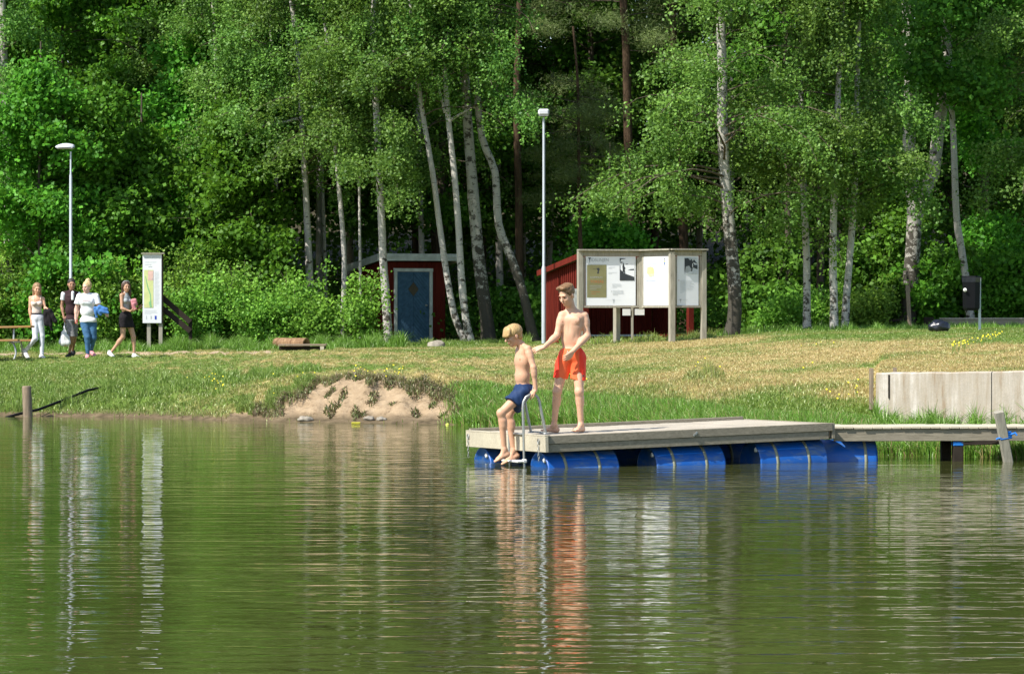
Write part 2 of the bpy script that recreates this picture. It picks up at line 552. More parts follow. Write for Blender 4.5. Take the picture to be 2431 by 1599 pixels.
BARK_W = birch_bark("white_birch_bark", .35)
BARK_G = birch_bark("grey_birch_bark", .72, (.44, .42, .37))
BARK_D = rough_bark("dark_bark", (.035, .03, .024), (.16, .13, .10))
BARK_P = rough_bark("pine_bark", (.035, .025, .017), (.13, .085, .055))
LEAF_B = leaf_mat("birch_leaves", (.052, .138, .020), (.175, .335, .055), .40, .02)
LEAF_M = leaf_mat("broad_leaves", (.045, .150, .012), (.125, .340, .028), .42, .015)
LEAF_S = leaf_mat("shrub_leaves", (.080, .200, .022), (.23, .430, .055), .42, .015)
LEAF_N = leaf_mat("pine_needles", (.07, .12, .03), (.18, .24, .07), .2, .03)
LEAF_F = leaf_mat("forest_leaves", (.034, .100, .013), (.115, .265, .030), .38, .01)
TWIG = rough_bark("twig_bark", (.05, .042, .03), (.17, .14, .10))


def leaf_quads(cen, tint, half_l, half_w, rng, up=.35):
    """one small diamond per leaf"""
    n = len(cen)
    nor = rng.normal(size=(n, 3)) * .75 + np.array([-.38, -.55, .75]) * (up + .35)
    nor /= np.linalg.norm(nor, axis=1)[:, None] + 1e-9
    a = np.cross(nor, rng.normal(size=(n, 3))); a /= np.linalg.norm(a, axis=1)[:, None] + 1e-9
    b = np.cross(nor, a)
    s = rng.uniform(.65, 1.25, (n, 1))
    L = a * half_l * s; Wd = b * half_w * s
    co = np.empty((n, 4, 3))
    co[:, 0] = cen - L; co[:, 1] = cen + Wd + L * .15; co[:, 2] = cen + L; co[:, 3] = cen - Wd + L * .15
    return co.reshape(-1, 3), np.repeat(tint, 4)


def leaf_obj_mesh(name, cen, tint, hl, hw, rng, up=.35):
    co, tt = leaf_quads(cen, tint, hl, hw, rng, up)
    me = np_mesh(name, co, np.arange(len(co)).reshape(-1, 4))
    set_attr(me, "tint", tt)
    return me


def grow(path, z0, z1, R, nb, rng, style='birch', az0=None, azs=math.pi, per=30, nclump=10, low=1.0):
    """branches along a trunk path; returns branch tubes and leaf clump centres (all in world space)"""
    P = [Vector(p) for p in path]
    br, cl = [], []

    def at(z):
        for a, b in zip(P, P[1:]):
            if a.z <= z <= b.z or b is P[-1]:
                t = (z - a.z) / max(1e-6, b.z - a.z)
                return a.lerp(b, min(1.15, max(0, t)))
    for i in range(nb):
        q = (i + rng.uniform(0, 1)) / nb
        z = z0 + (z1 - z0) * q
        az = rng.uniform(0, 2 * math.pi) if az0 is None else az0 + rng.uniform(-azs, azs)
        if az0 is None and style != 'pine' and rng.uniform(0, 1) < .38: az = -math.pi / 2 + rng.uniform(-.9, .9)   # the lit lakeside
        prof = (low + (1 - low) * min(1, q * 3)) * (1 - q) ** .55 * 1.12
        if style == 'pine': prof = .5 + .5 * math.sin(q * 3)
        L = R * max(.18, prof) * rng.uniform(.55, 1.35)
        s = at(z)
        up = rng.uniform(.15, .75) if style != 'pine' else rng.uniform(-.1, .35)
        d = Vector((math.cos(az), math.sin(az), up)).normalized()
        pts = [s.copy()]; p = s.copy(); nseg = 6
        for k in range(nseg):
            t = (k + 1) / nseg
            d = (d + Vector((rng.normal(0, .12), rng.normal(0, .12), rng.normal(0, .08) - (.30 * t if style == 'birch' else .10 * t)))).normalized()
            p = p + d * (L / nseg); pts.append(p.copy())
        br.append((pts, max(.008, .013 * L)))
        dens = rng.uniform(.2, 1.0) ** 2 * 2.4 + .25
        for c in range(max(2, int(nclump * dens))):
            t = .28 + .72 * rng.uniform(0, 1) ** .75
            x = t * nseg; k = min(nseg - 1, int(x))
            q2 = pts[k].lerp(pts[k + 1], x - k)
            off = Vector((rng.normal(0, .15), rng.normal(0, .15), rng.normal(0, .07))) * (.5 + .5 * R / 2)
            cl.append(q2 + off)
    return br, cl


def clump_leaves(cl, per, rad, rng, hang=0.0, flat=.7):
    C = np.array([tuple(c) for c in cl]); n = len(C)
    cnt = rng.poisson(per, n); idx = np.repeat(np.arange(n), cnt)
    off = rng.normal(size=(len(idx), 3)) * rad; off[:, 2] *= flat
    if hang > 0:
        # strings of leaves hanging from the twigs
        sid = rng.integers(0, 5, len(idx))
        sx = rng.normal(size=(n, 5, 2)) * rad * 1.1
        h = rng.uniform(0, 1, len(idx)) ** 1.2 * hang
        m = rng.uniform(0, 1, len(idx)) < .6
        off[m, 0] = sx[idx[m], sid[m], 0] + rng.normal(size=m.sum()) * .03
        off[m, 1] = sx[idx[m], sid[m], 1] + rng.normal(size=m.sum()) * .03
        off[m, 2] = -h[m]
    tint = np.clip(rng.normal(.45, .22, len(idx)) + rng.normal(0, .16, n)[idx], 0, 1)
    return C[idx] + off, tint


def path_up(pts_px, D, top, rng, wob=.12, dy=0.0):
    """trunk line through the given points of the photo at distance D, carried on to height top"""
    P = [W(x * K, y * K, D) for x, y in pts_px]
    base = P[0]; base.z = ground(base.x, base.y) - .12
    d = (P[-1] - P[-2]).normalized()
    while P[-1].z < top:
        d = (d + Vector((rng.normal(0, wob * .3), rng.normal(0, wob * .3), .12))).normalized()
        P.append(P[-1] + d * 1.3)
    # smooth
    Q = [P[0]]
    for i in range(len(P) - 1):
        p0, p1, p2, p3 = P[max(0, i - 1)], P[i], P[i + 1], P[min(len(P) - 1, i + 2)]
        for k in (1, 2, 3):
            t = k / 3
            Q.append(.5 * ((2 * p1) + (p2 - p0) * t + (2 * p0 - 5 * p1 + 4 * p2 - p3) * t * t + (3 * p1 - p0 - 3 * p2 + p3) * t ** 3))
    return Q


def trunk_mb(mb, Q, r0, r1, rng, n=12, flare=.35):
    m = len(Q); h0 = Q[0].z; h1 = Q[-1].z
    rad = []
    for q in Q:
        t = (q.z - h0) / (h1 - h0)
        rad.append((r0 + (r1 - r0) * t ** .8) * (1 + flare * math.exp(-(q.z - h0) / .22)))
    mb.tube(Q, rad, n, jit=.05, rng=rng)


STY = {
    'birch': dict(hl=.042, hw=.030, rad=.175, hang=.50, mat=LEAF_B, per=62),
    'maple': dict(hl=.066, hw=.054, rad=.22, hang=0, mat=LEAF_M, per=46),
    'bush': dict(hl=.042, hw=.033, rad=.20, hang=0, mat=LEAF_S, per=48),
    'pine': dict(hl=.060, hw=.0055, rad=.16, hang=0, mat=LEAF_N, per=80),
    'dark': dict(hl=.075, hw=.055, rad=.34, hang=0, mat=LEAF_F, per=30),  # darker leaves; shade on deep shrubs and right-hand birches is in this colour
}
_rs = [7]


def tree(label, px, D, w0, w1, top, crown, style='birch', bark=None, group=None, name='birch_tree', extra=None, seed=None, boughs=()):
    """crown: (z0, z1, R, branches)"""
    _rs[0] += 1
    rng = np.random.default_rng(seed or _rs[0]); rr = random.Random(_rs[0])
    rng.choice  # numpy generator has uniform/normal used below
    s = F / D
    Q = path_up(px, D, top, rng)
    base = (Q[0].x, Q[0].y, Q[0].z + .12)
    root = thing(name, base, label, 'tree', group)
    mb = MB()
    class RJ:
        def uniform(self, a, b): return rr.uniform(a, b)
    trunk_mb(mb, Q, w0 * K / 2 / s * .90, w1 * K / 2 / s * .48, RJ())
    for e in (extra or []):           # forks: polyline in photo px
        E = [W(x * K, y * K, D + .02 * i) for i, (x, y) in enumerate(e[0])]
        while E[-1].z < top - 2: E.append(E[-1] + Vector((rng.normal(0, .1), rng.normal(0, .1), 1.2)))
        mb.tube(E, [e[1] * K / 2 / s * (1 - .6 * i / len(E)) for i in range(len(E))], 10, jit=.05, rng=RJ())
    for pl in boughs:                 # bare pale boughs that show between the leaves
        E = [W(x * K, y * K, D - .5 * i / len(pl)) for i, (x, y) in enumerate(pl)]
        mb.tube(E, [.045 * (1 - .8 * i / (len(E) - 1)) for i in range(len(E))], 7, jit=.1, rng=RJ())
    z0, z1, R, nb = crown; R *= 1.15; nb = int(nb * .85)
    st = STY[style]
    br, cl = grow(Q, z0, z1, R, nb, rng, 'pine' if style == 'pine' else ('birch' if style == 'birch' else 'broad'))
    for pts, r in br:
        mb.tube(pts, [.62 * r * (1 - .8 * i / (len(pts) - 1)) for i in range(len(pts))], 5, cap=False, mi=1)
    mb.build('trunk', [bark or BARK_W, TWIG], root)
    cen, tint = clump_leaves(cl, st['per'], st['rad'], rng, st['hang'])
    me = leaf_obj_mesh('crown', cen, tint, st['hl'], st['hw'], rng)
    link_mesh('crown', me, st['mat'], root)
    return root


def dup(root, loc, rz, sc_=1.0, label=None, group=None):
    r = root.copy(); COL.objects.link(r); r.location = loc; r.rotation_euler = (0, 0, rz); r.scale = (sc_,) * 3
    if label: r['label'] = label
    if group: r['group'] = group
    for ch in list(root.children):
        c = ch.copy(); COL.objects.link(c); c.parent = r
    return r


# ---- the front row: each birch where the photo shows its trunk (points from the ground up, photo px)
tree('slender white birch rising from the bushes left of the red shed', [(724, 800), (718, 620), (712, 480), (703, 300), (697, 180)], 88.5, 22, 14, 15, (5.2, 15, 2.3, 48), boughs=[[(704, 282), (690, 276), (662, 284), (630, 291), (600, 292), (575, 289), (560, 281), (556, 268)]])
tree('thin white birch just left of the shed roof, second from the bushes', [(793, 805), (800, 640), (795, 520), (782, 380), (773, 240)], 87.6, 15, 10, 14, (5.5, 14, 2.0, 46))
tree('very thin straight birch in front of the left corner of the red shed', [(839, 800), (838, 700), (836, 560), (834, 400)], 87.4, 9, 7, 11, (5.3, 11, 1.4, 28))
tree('birch standing right beside the blue door of the shed, mottled grey and white', [(903, 806), (897, 700), (890, 600), (886, 500), (880, 380), (873, 240)], 86.2, 24, 16, 14, (4.7, 14, 2.1, 48))
tree('leaning white birch, left stem of the pair right of the shed', [(1088, 812), (1062, 750), (1045, 680), (1025, 550), (1005, 400), (978, 240), (965, 120)], 86.3, 19, 13, 15, (6.2, 15, 2.0, 40))
tree('bright white birch, right and straighter stem of the pair right of the shed', [(1098, 812), (1082, 740), (1072, 640), (1066, 540), (1055, 400), (1040, 260), (1030, 120)], 86.0, 21, 13, 16, (7.2, 16, 2.2, 44), boughs=[[(1035, 262), (1018, 200), (995, 150), (968, 118), (920, 92)], [(1045, 280), (1075, 262), (1098, 250)]])
tree('thick grey birch with dark furrowed bark right of the white pair', [(1136, 806), (1128, 720), (1112, 600), (1100, 460), (1085, 260), (1078, 120)], 87.2, 37, 19, 17, (7.0, 17, 2.4, 46), bark=BARK_G, boughs=[[(1080, 115), (1105, 92), (1140, 62), (1165, 25)]])
tree('curved dark barked birch bending right, just left of the middle lamp post', [(1243, 800), (1215, 680), (1188, 600), (1158, 520), (1150, 400), (1120, 320), (1107, 200), (1100, 80)], 87.0, 26, 15, 15, (6.6, 15, 2.0, 38), bark=BARK_G)
tree('large birch with swollen base and long hanging twigs right of the notice boards', [(1696, 784), (1708, 720), (1703, 620), (1692, 500), (1680, 340), (1678, 160)], 79.0, 38, 18, 17, (3.9, 17, 2.5, 96), bark=BARK_G)
tree('birch with dark bands, leftmost of the three slim trunks on the right lawn', [(1875, 772), (1875, 700), (1874, 600), (1868, 460), (1862, 320)], 80.5, 21, 15, 13, (3.6, 13, 1.9, 54))
tree('bright white birch, middle of the three slim trunks on the right lawn', [(1938, 772), (1937, 690), (1935, 600), (1938, 460), (1945, 300)], 79.5, 22, 15, 14, (4.0, 14, 1.9, 50))
tree('slim birch leaning right, rightmost of the three slim trunks on the right lawn', [(1962, 772), (1966, 700), (1974, 600), (1985, 450), (1990, 300)], 80.2, 21, 14, 14, (4.2, 14, 1.8, 46))
tree('massive old birch that forks half way up, behind the short wooden stake', [(2104, 775), (2112, 700), (2119, 600), (2124, 500), (2120, 440), (2112, 330), (2115, 200), (2110, 60)], 84.5, 46, 24, 17, (7.2, 17, 2.6, 50), 'dark', BARK_G,  # crown leaves darkened to stand for the dim depth at right
     extra=[([(2126, 505), (2145, 450), (2170, 400), (2180, 300), (2198, 180), (2200, 20)], 34)])
tree('slim birch leaning left behind the black litter bin', [(2258, 775), (2246, 660), (2234, 580), (2222, 500), (2216, 340), (2208, 200)], 84.0, 22, 16, 14, (6.6, 14, 1.9, 46), 'dark')  # darker crown leaves here too, dimness painted by colour
tree('birch at the right edge whose lit twigs hang in front of the dark wood', [(2420, 770), (2425, 600), (2430, 400), (2425, 200)], 83.0, 24, 16, 15, (4.4, 15, 2.2, 50))
tree('birch at the left edge of the picture with shaggy grey bark', [(14, 800), (18, 650), (22, 540), (18, 380), (10, 200)], 90, 34, 20, 15, (5.0, 15, 2.2, 40), bark=BARK_G)
tree('thin birch whose white trunk shows above the notice sign with the map', [(545, 800), (540, 640), (524, 560), (518, 420), (505, 250)], 91, 17, 12, 15, (6.0, 15, 2.2, 44))
tree('thin pale birch set back just right of the tall birch left of the shed', [(760, 800), (756, 640), (752, 500), (748, 380)], 93, 10, 8, 14, (6.2, 14, 1.9, 34))
tree('birch behind the left bushes with a pale stem in the shade', [(428, 800), (424, 640), (418, 520), (425, 300), (428, 20)], 94, 20, 14, 17, (6.5, 17, 2.6, 56))
tree('birch hanging over the top of the picture above the red shed', [(650, 800), (642, 600), (640, 400), (636, 200), (630, 60)], 92, 16, 12, 17, (6.0, 17, 2.6, 60))
tree('tall birch deep behind the shed roof', [(985, 800), (980, 600), (975, 400), (970, 200)], 94, 18, 12, 17, (5.4, 17, 2.6, 56))

# ---- young broadleaved trees, bright green, on the left
for (x, D, z0, z1, R, nb, lab) in [
    (95, 87.0, .9, 8.2, 1.9, 60, 'bright green young maple behind the left lamp post'),
    (215, 88.0, 1.2, 7.6, 1.8, 56, 'leafy young tree above the person in the white t-shirt'),
    (330, 89.0, 1.0, 6.6, 1.6, 48, 'young broadleaved tree with pale forked stems behind the map sign'),
    (555, 88.6, 2.6, 7.2, 1.7, 46, 'young maple with layered light green leaf sprays left of the shed'),
    (25, 91.0, .8, 9.0, 2.0, 56, 'leafy tree at the far left above the picnic table'),
    (450, 92.0, 2.2, 9.5, 2.0, 50, 'dense green tree in the middle of the left thicket'),
    (505, 96.0, 6.0, 14, 2.4, 50, 'light green maple top showing high above the left birches'),
    (150, 95.0, 5.0, 14, 2.6, 56, 'tall leafy tree filling the upper left corner'),
    (300, 96.0, 5.0, 15, 2.6, 56, 'tall leafy tree rising high behind the map sign'),
    (1420, 92.0, 1.2, 4.4, 1.5, 40, 'low leafy tree in the shade behind the notice boards'),
    (2300, 88.0, .8, 4.2, 1.6, 44, 'leafy young tree in the shade behind the litter bin'),
    (2090, 91.0, 1.0, 5.0, 1.7, 40, 'leafy young tree in the shade behind the forked birch')]:
    tree(lab, [(x + 3, 800), (x, 640), (x - 6, 480), (x - 2, 330)], D, 12, 8, max(z1, 6), (z0, z1, R, nb), 'maple', BARK_D, name='broadleaved_tree')

# ---- pines with reddish trunks
tree('pine with reddish trunk and long boughs reaching left over the red shelter', [(1470, 800), (1466, 600), (1462, 430), (1458, 250), (1455, 120)], 93, 30, 24, 17, (9.0, 17, 2.6, 40), 'pine', BARK_P, name='pine_tree')
tree('pine with orange bark standing behind the notice boards', [(1592, 800), (1590, 600), (1582, 420), (1575, 250), (1566, 100)], 95, 27, 22, 18, (10.0, 18, 2.6, 40), 'pine', BARK_P, name='pine_tree')
tree('small pine with drooping grey green boughs right of the middle lamp post', [(1356, 800), (1352, 640), (1347, 520), (1345, 400)], 90.0, 15, 11, 8.4, (4.9, 8.2, 1.55, 36), 'pine', BARK_P, name='pine_tree')
tree('brown pine trunk in the shade left of the middle lamp post', [(1215, 800), (1208, 620), (1205, 450), (1200, 250)], 92, 24, 20, 17, (9.5, 17, 2.4, 36), 'pine', BARK_P, name='pine_tree')
tree('dark spruce trunk deep in the wood right of the large birch', [(1835, 790), (1832, 600), (1830, 400), (1828, 200)], 92, 20, 16, 17, (6.0, 17, 2.4, 60), 'dark', BARK_D, name='spruce_tree')

# ---- the rows further back: copies of three kinds
rng0 = np.random.default_rng(99)
protoA = tree('tall forest birch standing in the shade of the wood behind the front row', [(1330, 800), (1326, 600), (1322, 400), (1320, 200)], 100, 20, 14, 19, (5.5, 19, 3.0, 80), group='forest trees behind the front row', name='forest_tree')
protoB = tree('tall dark leafy forest tree behind the front row', [(1010, 800), (1012, 600), (1005, 400), (1000, 200)], 101, 24, 16, 20, (4.0, 20, 3.2, 110), 'dark', BARK_D, group='forest trees behind the front row', name='forest_tree')
protos = [protoA, protoB]
spots = []
for row, (D, n) in enumerate([(97.5, 13), (103, 14), (109, 15)]):
    for i in range(n):
        x = -1.12 + 2.24 * (i + .5 + rng0.uniform(-.3, .3)) / n
        spots.append((x * D * .165, D + rng0.uniform(-1.8, 1.8)))
for i, (x, D) in enumerate(spots):
    k = i % 2
    dup(protos[k], (x, D, ground(x, D)), rng0.uniform(0, 6.28), rng0.uniform(.85, 1.15))
# trees standing left of the frame: they shade the edge of the wood
for (x, D) in [(-18.5, 93), (-21, 88), (16.9, 86), (18.5, 90)]:
    dup(protoA, (x, D, ground(x, D)), rng0.uniform(0, 6.28), .95, 'tall birch at the edge of the wood, mostly outside the picture')

# ---- the wood behind them, one mass
n = 330000
rg = np.random.default_rng(5)
cl = np.stack([rg.uniform(-30, 30, 9000), rg.uniform(112, 124, 9000), rg.uniform(0, 1, 9000) ** .9 * 25 + 1.5], 1)
cen, tint = clump_leaves([Vector(c) for c in cl], 34, .55, rg, 0, .8)
me = leaf_obj_mesh('dense_wood', cen, tint, .12, .09, rg)
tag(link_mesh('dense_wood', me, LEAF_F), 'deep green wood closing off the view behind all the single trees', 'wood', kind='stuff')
# its floor of undergrowth, the dimness of the wood put into its leaf colour
cl = np.stack([rg.uniform(-21, 21, 5200), rg.uniform(90.5, 111, 5200), np.zeros(5200)], 1)
cl[:, 2] = [ground(c[0], c[1]) + abs(rg.normal(0, .45)) + (.2 if True else 0) for c in cl]
cen, tint = clump_leaves([Vector(c) for c in cl], 20, .26, rg, 0, .8)
me = leaf_obj_mesh('undergrowth', cen, tint, .060, .045, rg)
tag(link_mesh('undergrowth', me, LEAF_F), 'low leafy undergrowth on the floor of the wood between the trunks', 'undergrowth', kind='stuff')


def shrub(label, x, D, R, h, n, style='bush', seedv=0, name='shrub', base=.05):
    _rs[0] += 1
    rng = np.random.default_rng(_rs[0])
    X = (x * K - CX) / F * D; zg = ground(X, D)
    root = thing(name, (X, D, zg), label, 'shrub')
    mb = MB(); cl = []
    for i in range(n):
        az = rng.uniform(0, 6.28); lean = rng.uniform(.1, 1) ** .7
        L = h * rng.uniform(.6, 1.12)
        p = Vector((X + rng.normal(0, .12 * R), D + rng.normal(0, .12 * R), zg - .05)); pts = [p.copy()]
        d = Vector((math.cos(az) * lean * R / h, math.sin(az) * lean * R / h * .8, 1)).normalized()
        for k in range(5):
            d = (d + Vector((rng.normal(0, .12), rng.normal(0, .12), rng.normal(0, .06)))).normalized()
            p = p + d * L / 5; pts.append(p.copy())
        mb.tube(pts, [.014, .012, .010, .008, .006, .004], 5, cap=False)
        for c in range(9):
            t = base + (1 - base) * rng.uniform(0, 1) ** .8; q = t * 5; k = min(4, int(q))
            cl.append(pts[k].lerp(pts[k + 1], q - k) + Vector((rng.normal(0, .16), rng.normal(0, .16), rng.normal(0, .08))))
    mb.build('stem', BARK_D, root)
    st = STY[style]
    cen, tint = clump_leaves(cl, st['per'], .15, rng, 0, .8)
    link_mesh('foliage', leaf_obj_mesh('foliage', cen, tint, st['hl'], st['hw'], rng), st['mat'], root)


for (x, D, R, h, n, st, lab) in [  # the 'dark' ones carry the shade of the wood in their leaf colour
    (8, 86, 1.1, 2.3, 24, 'bush', 'bright shrub behind the picnic table at the left edge'),
    (118, 86, 1.1, 2.0, 24, 'bush', 'bright shrub behind the woman in white trousers'),
    (245, 85.6, 1.1, 2.2, 24, 'bush', 'shrub between the blonde woman and the woman in the black skirt'),
    (322, 86.8, .9, 2.3, 20, 'bush', 'tall thin shrub just left of the map sign'),
    (415, 87.0, 1.1, 2.5, 28, 'bush', 'yellow green shrub right of the map sign'),
    (470, 85.4, 1.0, 1.7, 24, 'bush', 'low shrub behind the dark handrail'),
    (540, 86.2, 1.2, 2.1, 28, 'bush', 'broad shrub left of the hollow log'),
    (612, 85.2, .8, 1.4, 20, 'bush', 'small round shrub just left of the hollow log'),
    (668, 86.0, 1.1, 1.9, 28, 'bush', 'shrub directly behind the hollow log'),
    (722, 85.0, .8, 1.25, 20, 'bush', 'shrub right of the hollow log under the tall birch'),
    (846, 84.8, .34, 2.0, 8, 'bush', 'upright shrub climbing in front of the left corner of the shed'),
    (1290, 89, .9, 1.6, 14, 'dark', 'shaded shrub behind the middle lamp post'),
    (1192, 90.5, .8, 1.5, 12, 'dark', 'shaded shrub between the dark birches left of the lamp post'),
    (1795, 84.5, .7, 1.1, 18, 'dark', 'shrub right of the large birch'),
    (1830, 82.5, .6, .85, 16, 'bush', 'low shrub left of the three slim trunks'),
    (1905, 83.4, .5, .9, 13, 'bush', 'shrub between the first two of the three slim trunks'),
    (2005, 82.5, .6, .95, 16, 'bush', 'bright low shrub right of the three slim trunks'),
    (2055, 84.8, .7, 1.1, 18, 'dark', 'dark green shrub left of the wooden stake'),
    (2160, 84.8, .9, 1.6, 24, 'maple', 'large shrub between the forked birch and the litter bin'),
    (2215, 86.0, .9, 2.2, 24, 'maple', 'tall green shrub just left of the litter bin'),
    (2310, 84.8, 1.0, 1.9, 26, 'maple', 'green shrub right of the litter bin behind the timber edging'),
    (2395, 85.0, 1.0, 1.7, 24, 'maple', 'green shrub at the right edge behind the timber edging'),
    (2025, 90.0, 1.2, 2.6, 26, 'dark', 'tall dark shrub deep behind the three slim trunks'),
    (1770, 89.0, 1.1, 2.4, 24, 'dark', 'tall dark shrub deep behind the large birch')]:
    shrub(lab, x, D, R, h, n, st)

# ------------------------------------------------------------ materials for built things
DECKW = wood("deck_wood", (.30, .26, .20), (.62, .56, .45))
FASC = wood("grey_board", (.16, .14, .10), (.36, .32, .24))
PALEW = wood("pale_board", (.42, .37, .26), (.66, .60, .46))
POSTW = wood("post_wood", (.20, .19, .15), (.44, .41, .33), (9, 9, 1.2))
OLDW = wood("old_brown_wood", (.13, .10, .07), (.33, .25, .17), (8, 8, 1.3))
DARKW = simple("dark_wood", (.035, .028, .022), .9, .1)
STEEL = simple("steel", (.38, .39, .37), .42, .5, .7, .15)
GALV = simple("galvanised", (.50, .54, .58), .5, .5, .35, .08, 3)
WHITEP = simple("white_plastic", (.75, .75, .72), .5, .4, 0, .05)
BLUE = NT("blue_plastic")
_f = BLUE.noise(BLUE.coords((1.4, 3, 5)), 2.2, 6, .65)
BLUE.principled(BLUE.mix(BLUE.ramp(_f, [(.50, 0.0), (.70, .75)]), (.006, .095, .40), (.14, .20, .24)),
                BLUE.ramp(_f, [(.3, .28), (.7, .55)]), .5)
BLUE = BLUE.m
STRAP = simple("strap", (.26, .27, .19), .8)
ROPE = simple("blue_rope", (.01, .16, .55), .7)
BLACKP = simple("black_plastic", (.004, .0045, .006), .6, .15)
NAVYP = simple("black_bag_plastic", (.012, .014, .024), .28, .6, 0, .2, 6, .02)

t = NT("concrete")
f1 = t.noise(t.coords((2.6, 2.6, .30)), 1.7, 7, .68); f2 = t.noise(t.coords(), 7, 7, .7)
c = t.ramp(f1, [(.36, (.25, .18, .11)), (.46, (.36, .31, .24)), (.54, (.42, .375, .31)), (.64, (.56, .525, .47))])
t.principled(t.mix(t.ramp(f2, [(.4, .5), (.7, 0.0)]), c, (.33, .30, .25)), .95, .15, 0, t.bump(f2, .8, .012))
CONC = t.m

t = NT("red_panelling")     # upright boards painted falun red, darkened in place of tree shade
tc = t.n("ShaderNodeTexCoord"); sp = t.n("ShaderNodeSeparateXYZ"); t.l(tc.outputs['Object'], sp.inputs[0])
f = t.noise(t.coords((6, 6, .8)), 2.5, 5, .7)
t.principled(t.ramp(f, [(.3, (.075, .010, .007)), (.7, (.165, .023, .014))]), .9, .12, 0, t.bump(f, .5, .008))
RED = t.m
t = NT("blue_door_paint")  # blue taken darker, standing in for shade on the shed front
f = t.noise(t.coords((3, 3, 3)), 3, 5, .6)
t.principled(t.ramp(f, [(.3, (.035, .085, .15)), (.7, (.075, .16, .26))]), .7, .3)
DOORB = t.m
TRIM = simple("grey_trim_paint", (.55, .57, .54), .75, .2, 0, .2, 5)
ROOFT = simple("roof_felt", (.20, .21, .20), .9, .1, 0, .3, 5)
PAPER = simple("white_board", (.70, .72, .74), .35, .4, 0, .03, 2)
PAPERW = simple("white_paper", (.62, .63, .62), .7, .2, 0, .05, 2)
INK = simple("dark_ink", (.03, .035, .04), .5)
INKG = simple("grey_ink", (.34, .36, .37), .5)
INKL = simple("light_grey_ink", (.52, .55, .57), .5)
OLIVE = simple("olive_poster", (.20, .19, .085), .3, .5, 0, .18, 3)
ORNG = simple("orange_ink", (.42, .14, .04), .5)
MAPY = simple("map_yellow", (.56, .60, .27), .5, .3, 0, .12, 6)
MAPG = simple("map_green", (.22, .46, .22), .5)
MAPP = simple("map_pink", (.62, .42, .36), .5)
EUB = simple("flag_blue", (.02, .05, .42), .5)
BLUEL = simple("blue_ink", (.10, .18, .55), .5)
PHOTOG = simple("photo_grey", (.42, .45, .47), .5, .3, 0, .3, 7)
MATS2D = [PAPER, INK, INKG, INKL, OLIVE, ORNG, MAPY, MAPG, MAPP, EUB, BLUEL, PHOTOG]

# ------------------------------------------------------------ floating dock
N0 = Vector((.42, 40.0, .38))
DA = Vector((.9165, .4, .0276)); DW = Vector((-.4, .9165, -.006)); DA.normalize(); DW.normalize(); DU = DA.cross(DW)
def DK(a, w, h=0): return N0 + DA * a + DW * w + DU * h
AX = (DA, DW, DU)
LEN, WID = 3.845, 2.40
dock = thing('floating_dock', DK(LEN / 2, WID / 2, -.38), 'floating timber swimming dock on blue barrels, with two boys at its end', 'dock')
rj = random.Random(3)
m = MB()
x = .03
while x < LEN - .03:
    wv = .118
    m.box(DK(x + wv / 2, WID / 2, -.022 + rj.uniform(-.002, .002)), (wv - .007, WID - .11, .028), AX, bev=.003)
    x += wv
m.build('deck', DECKW, dock)
m = MB()
m.box(DK(LEN / 2, .023, -.045), (LEN + .02, .046, .098), AX, bev=.004)
m.box(DK(LEN / 2 - .02, .036, -.145), (LEN - .04, .046, .098), AX, bev=.004)
m.build('side_board', FASC, dock)
m = MB()
m.box(DK(LEN / 2, WID - .023, .0), (LEN, .046, .07), AX, bev=.004)
m.box(DK(LEN / 2, WID - .036, -.12), (LEN - .04, .046, .15), AX, bev=.004)
m.build('side_board', FASC, dock)
m = MB()
m.box(DK(-.024, WID / 2 - .02, -.096), (.044, WID + .03, .19), AX, bev=.004)
m.build('end_board', PALEW, dock)  # end towards the sun: paler wood puts the sunlight into its colour
m = MB(); m.box(DK(LEN + .026, WID / 2, -.096), (.044, WID - .02, .19), AX, bev=.004); m.build('end_board', FASC, dock)
m = MB(); m.box(DK(-.012, WID / 2 - .02, .008), (.07, WID + .02, .014), AX); m.build('edge_strip', PALEW, dock)
m = MB()
for q in (.5, 1.3, 2.1, 2.9, 3.6):
    m.box(DK(q, WID / 2, -.12), (.05, WID - .13, .12), AX)
m.build('cross_beam', DARKW, dock)
m = MB(); m.beam(DK(1.93, -.004, -.075), DK(1.985, -.004, -.03), .02, .022, DW); m.lathe(DK(1.96, -.016, -.052), -DW, [(0, .012), (.01, .012)], 8); m.build('cleat', STEEL, dock)
for w0 in (.33, WID - .33):
    for a0 in (.03, 1.46, 2.87):
        if w0 > 1 and a0 > 2: a0 = 2.7
        L = .93
        c0 = DK(a0, w0, -.19 - .292)
        m = MB()
        m.lathe(c0, DA, [(.02, .0), (.02, .262), (.0, .272), (0, .286), (.02, .290), (.05, .283), (.10, .290), (.30, .2935), (L / 2, .294), (L - .30, .2935), (L - .1, .290), (L - .05, .283), (L - .02, .290), (L, .286), (L, .272), (L - .02, .262), (L - .02, 0)], 36)
        bar = m.build('barrel', BLUE, dock)
        m = MB()
        m.lathe(c0 + DA * .018 + DU * .19 - DW * (.14 if w0 < 1 else .12), -DA, [(0, .030), (.018, .030), (.022, .024), (.022, 0)], 14)
        m.build('cap', WHITEP, bar)
        for sa in (.25, .72):
            m = MB()
            pr = [(sa * L - .018, .2935), (sa * L - .018, .299), (sa * L + .018, .299), (sa * L + .018, .2935)]
            m.lathe(c0, DA, pr, 36)
            m.build('strap', STRAP, bar)
lad = None
NW, FW = .576, 1.01
lm = MB()
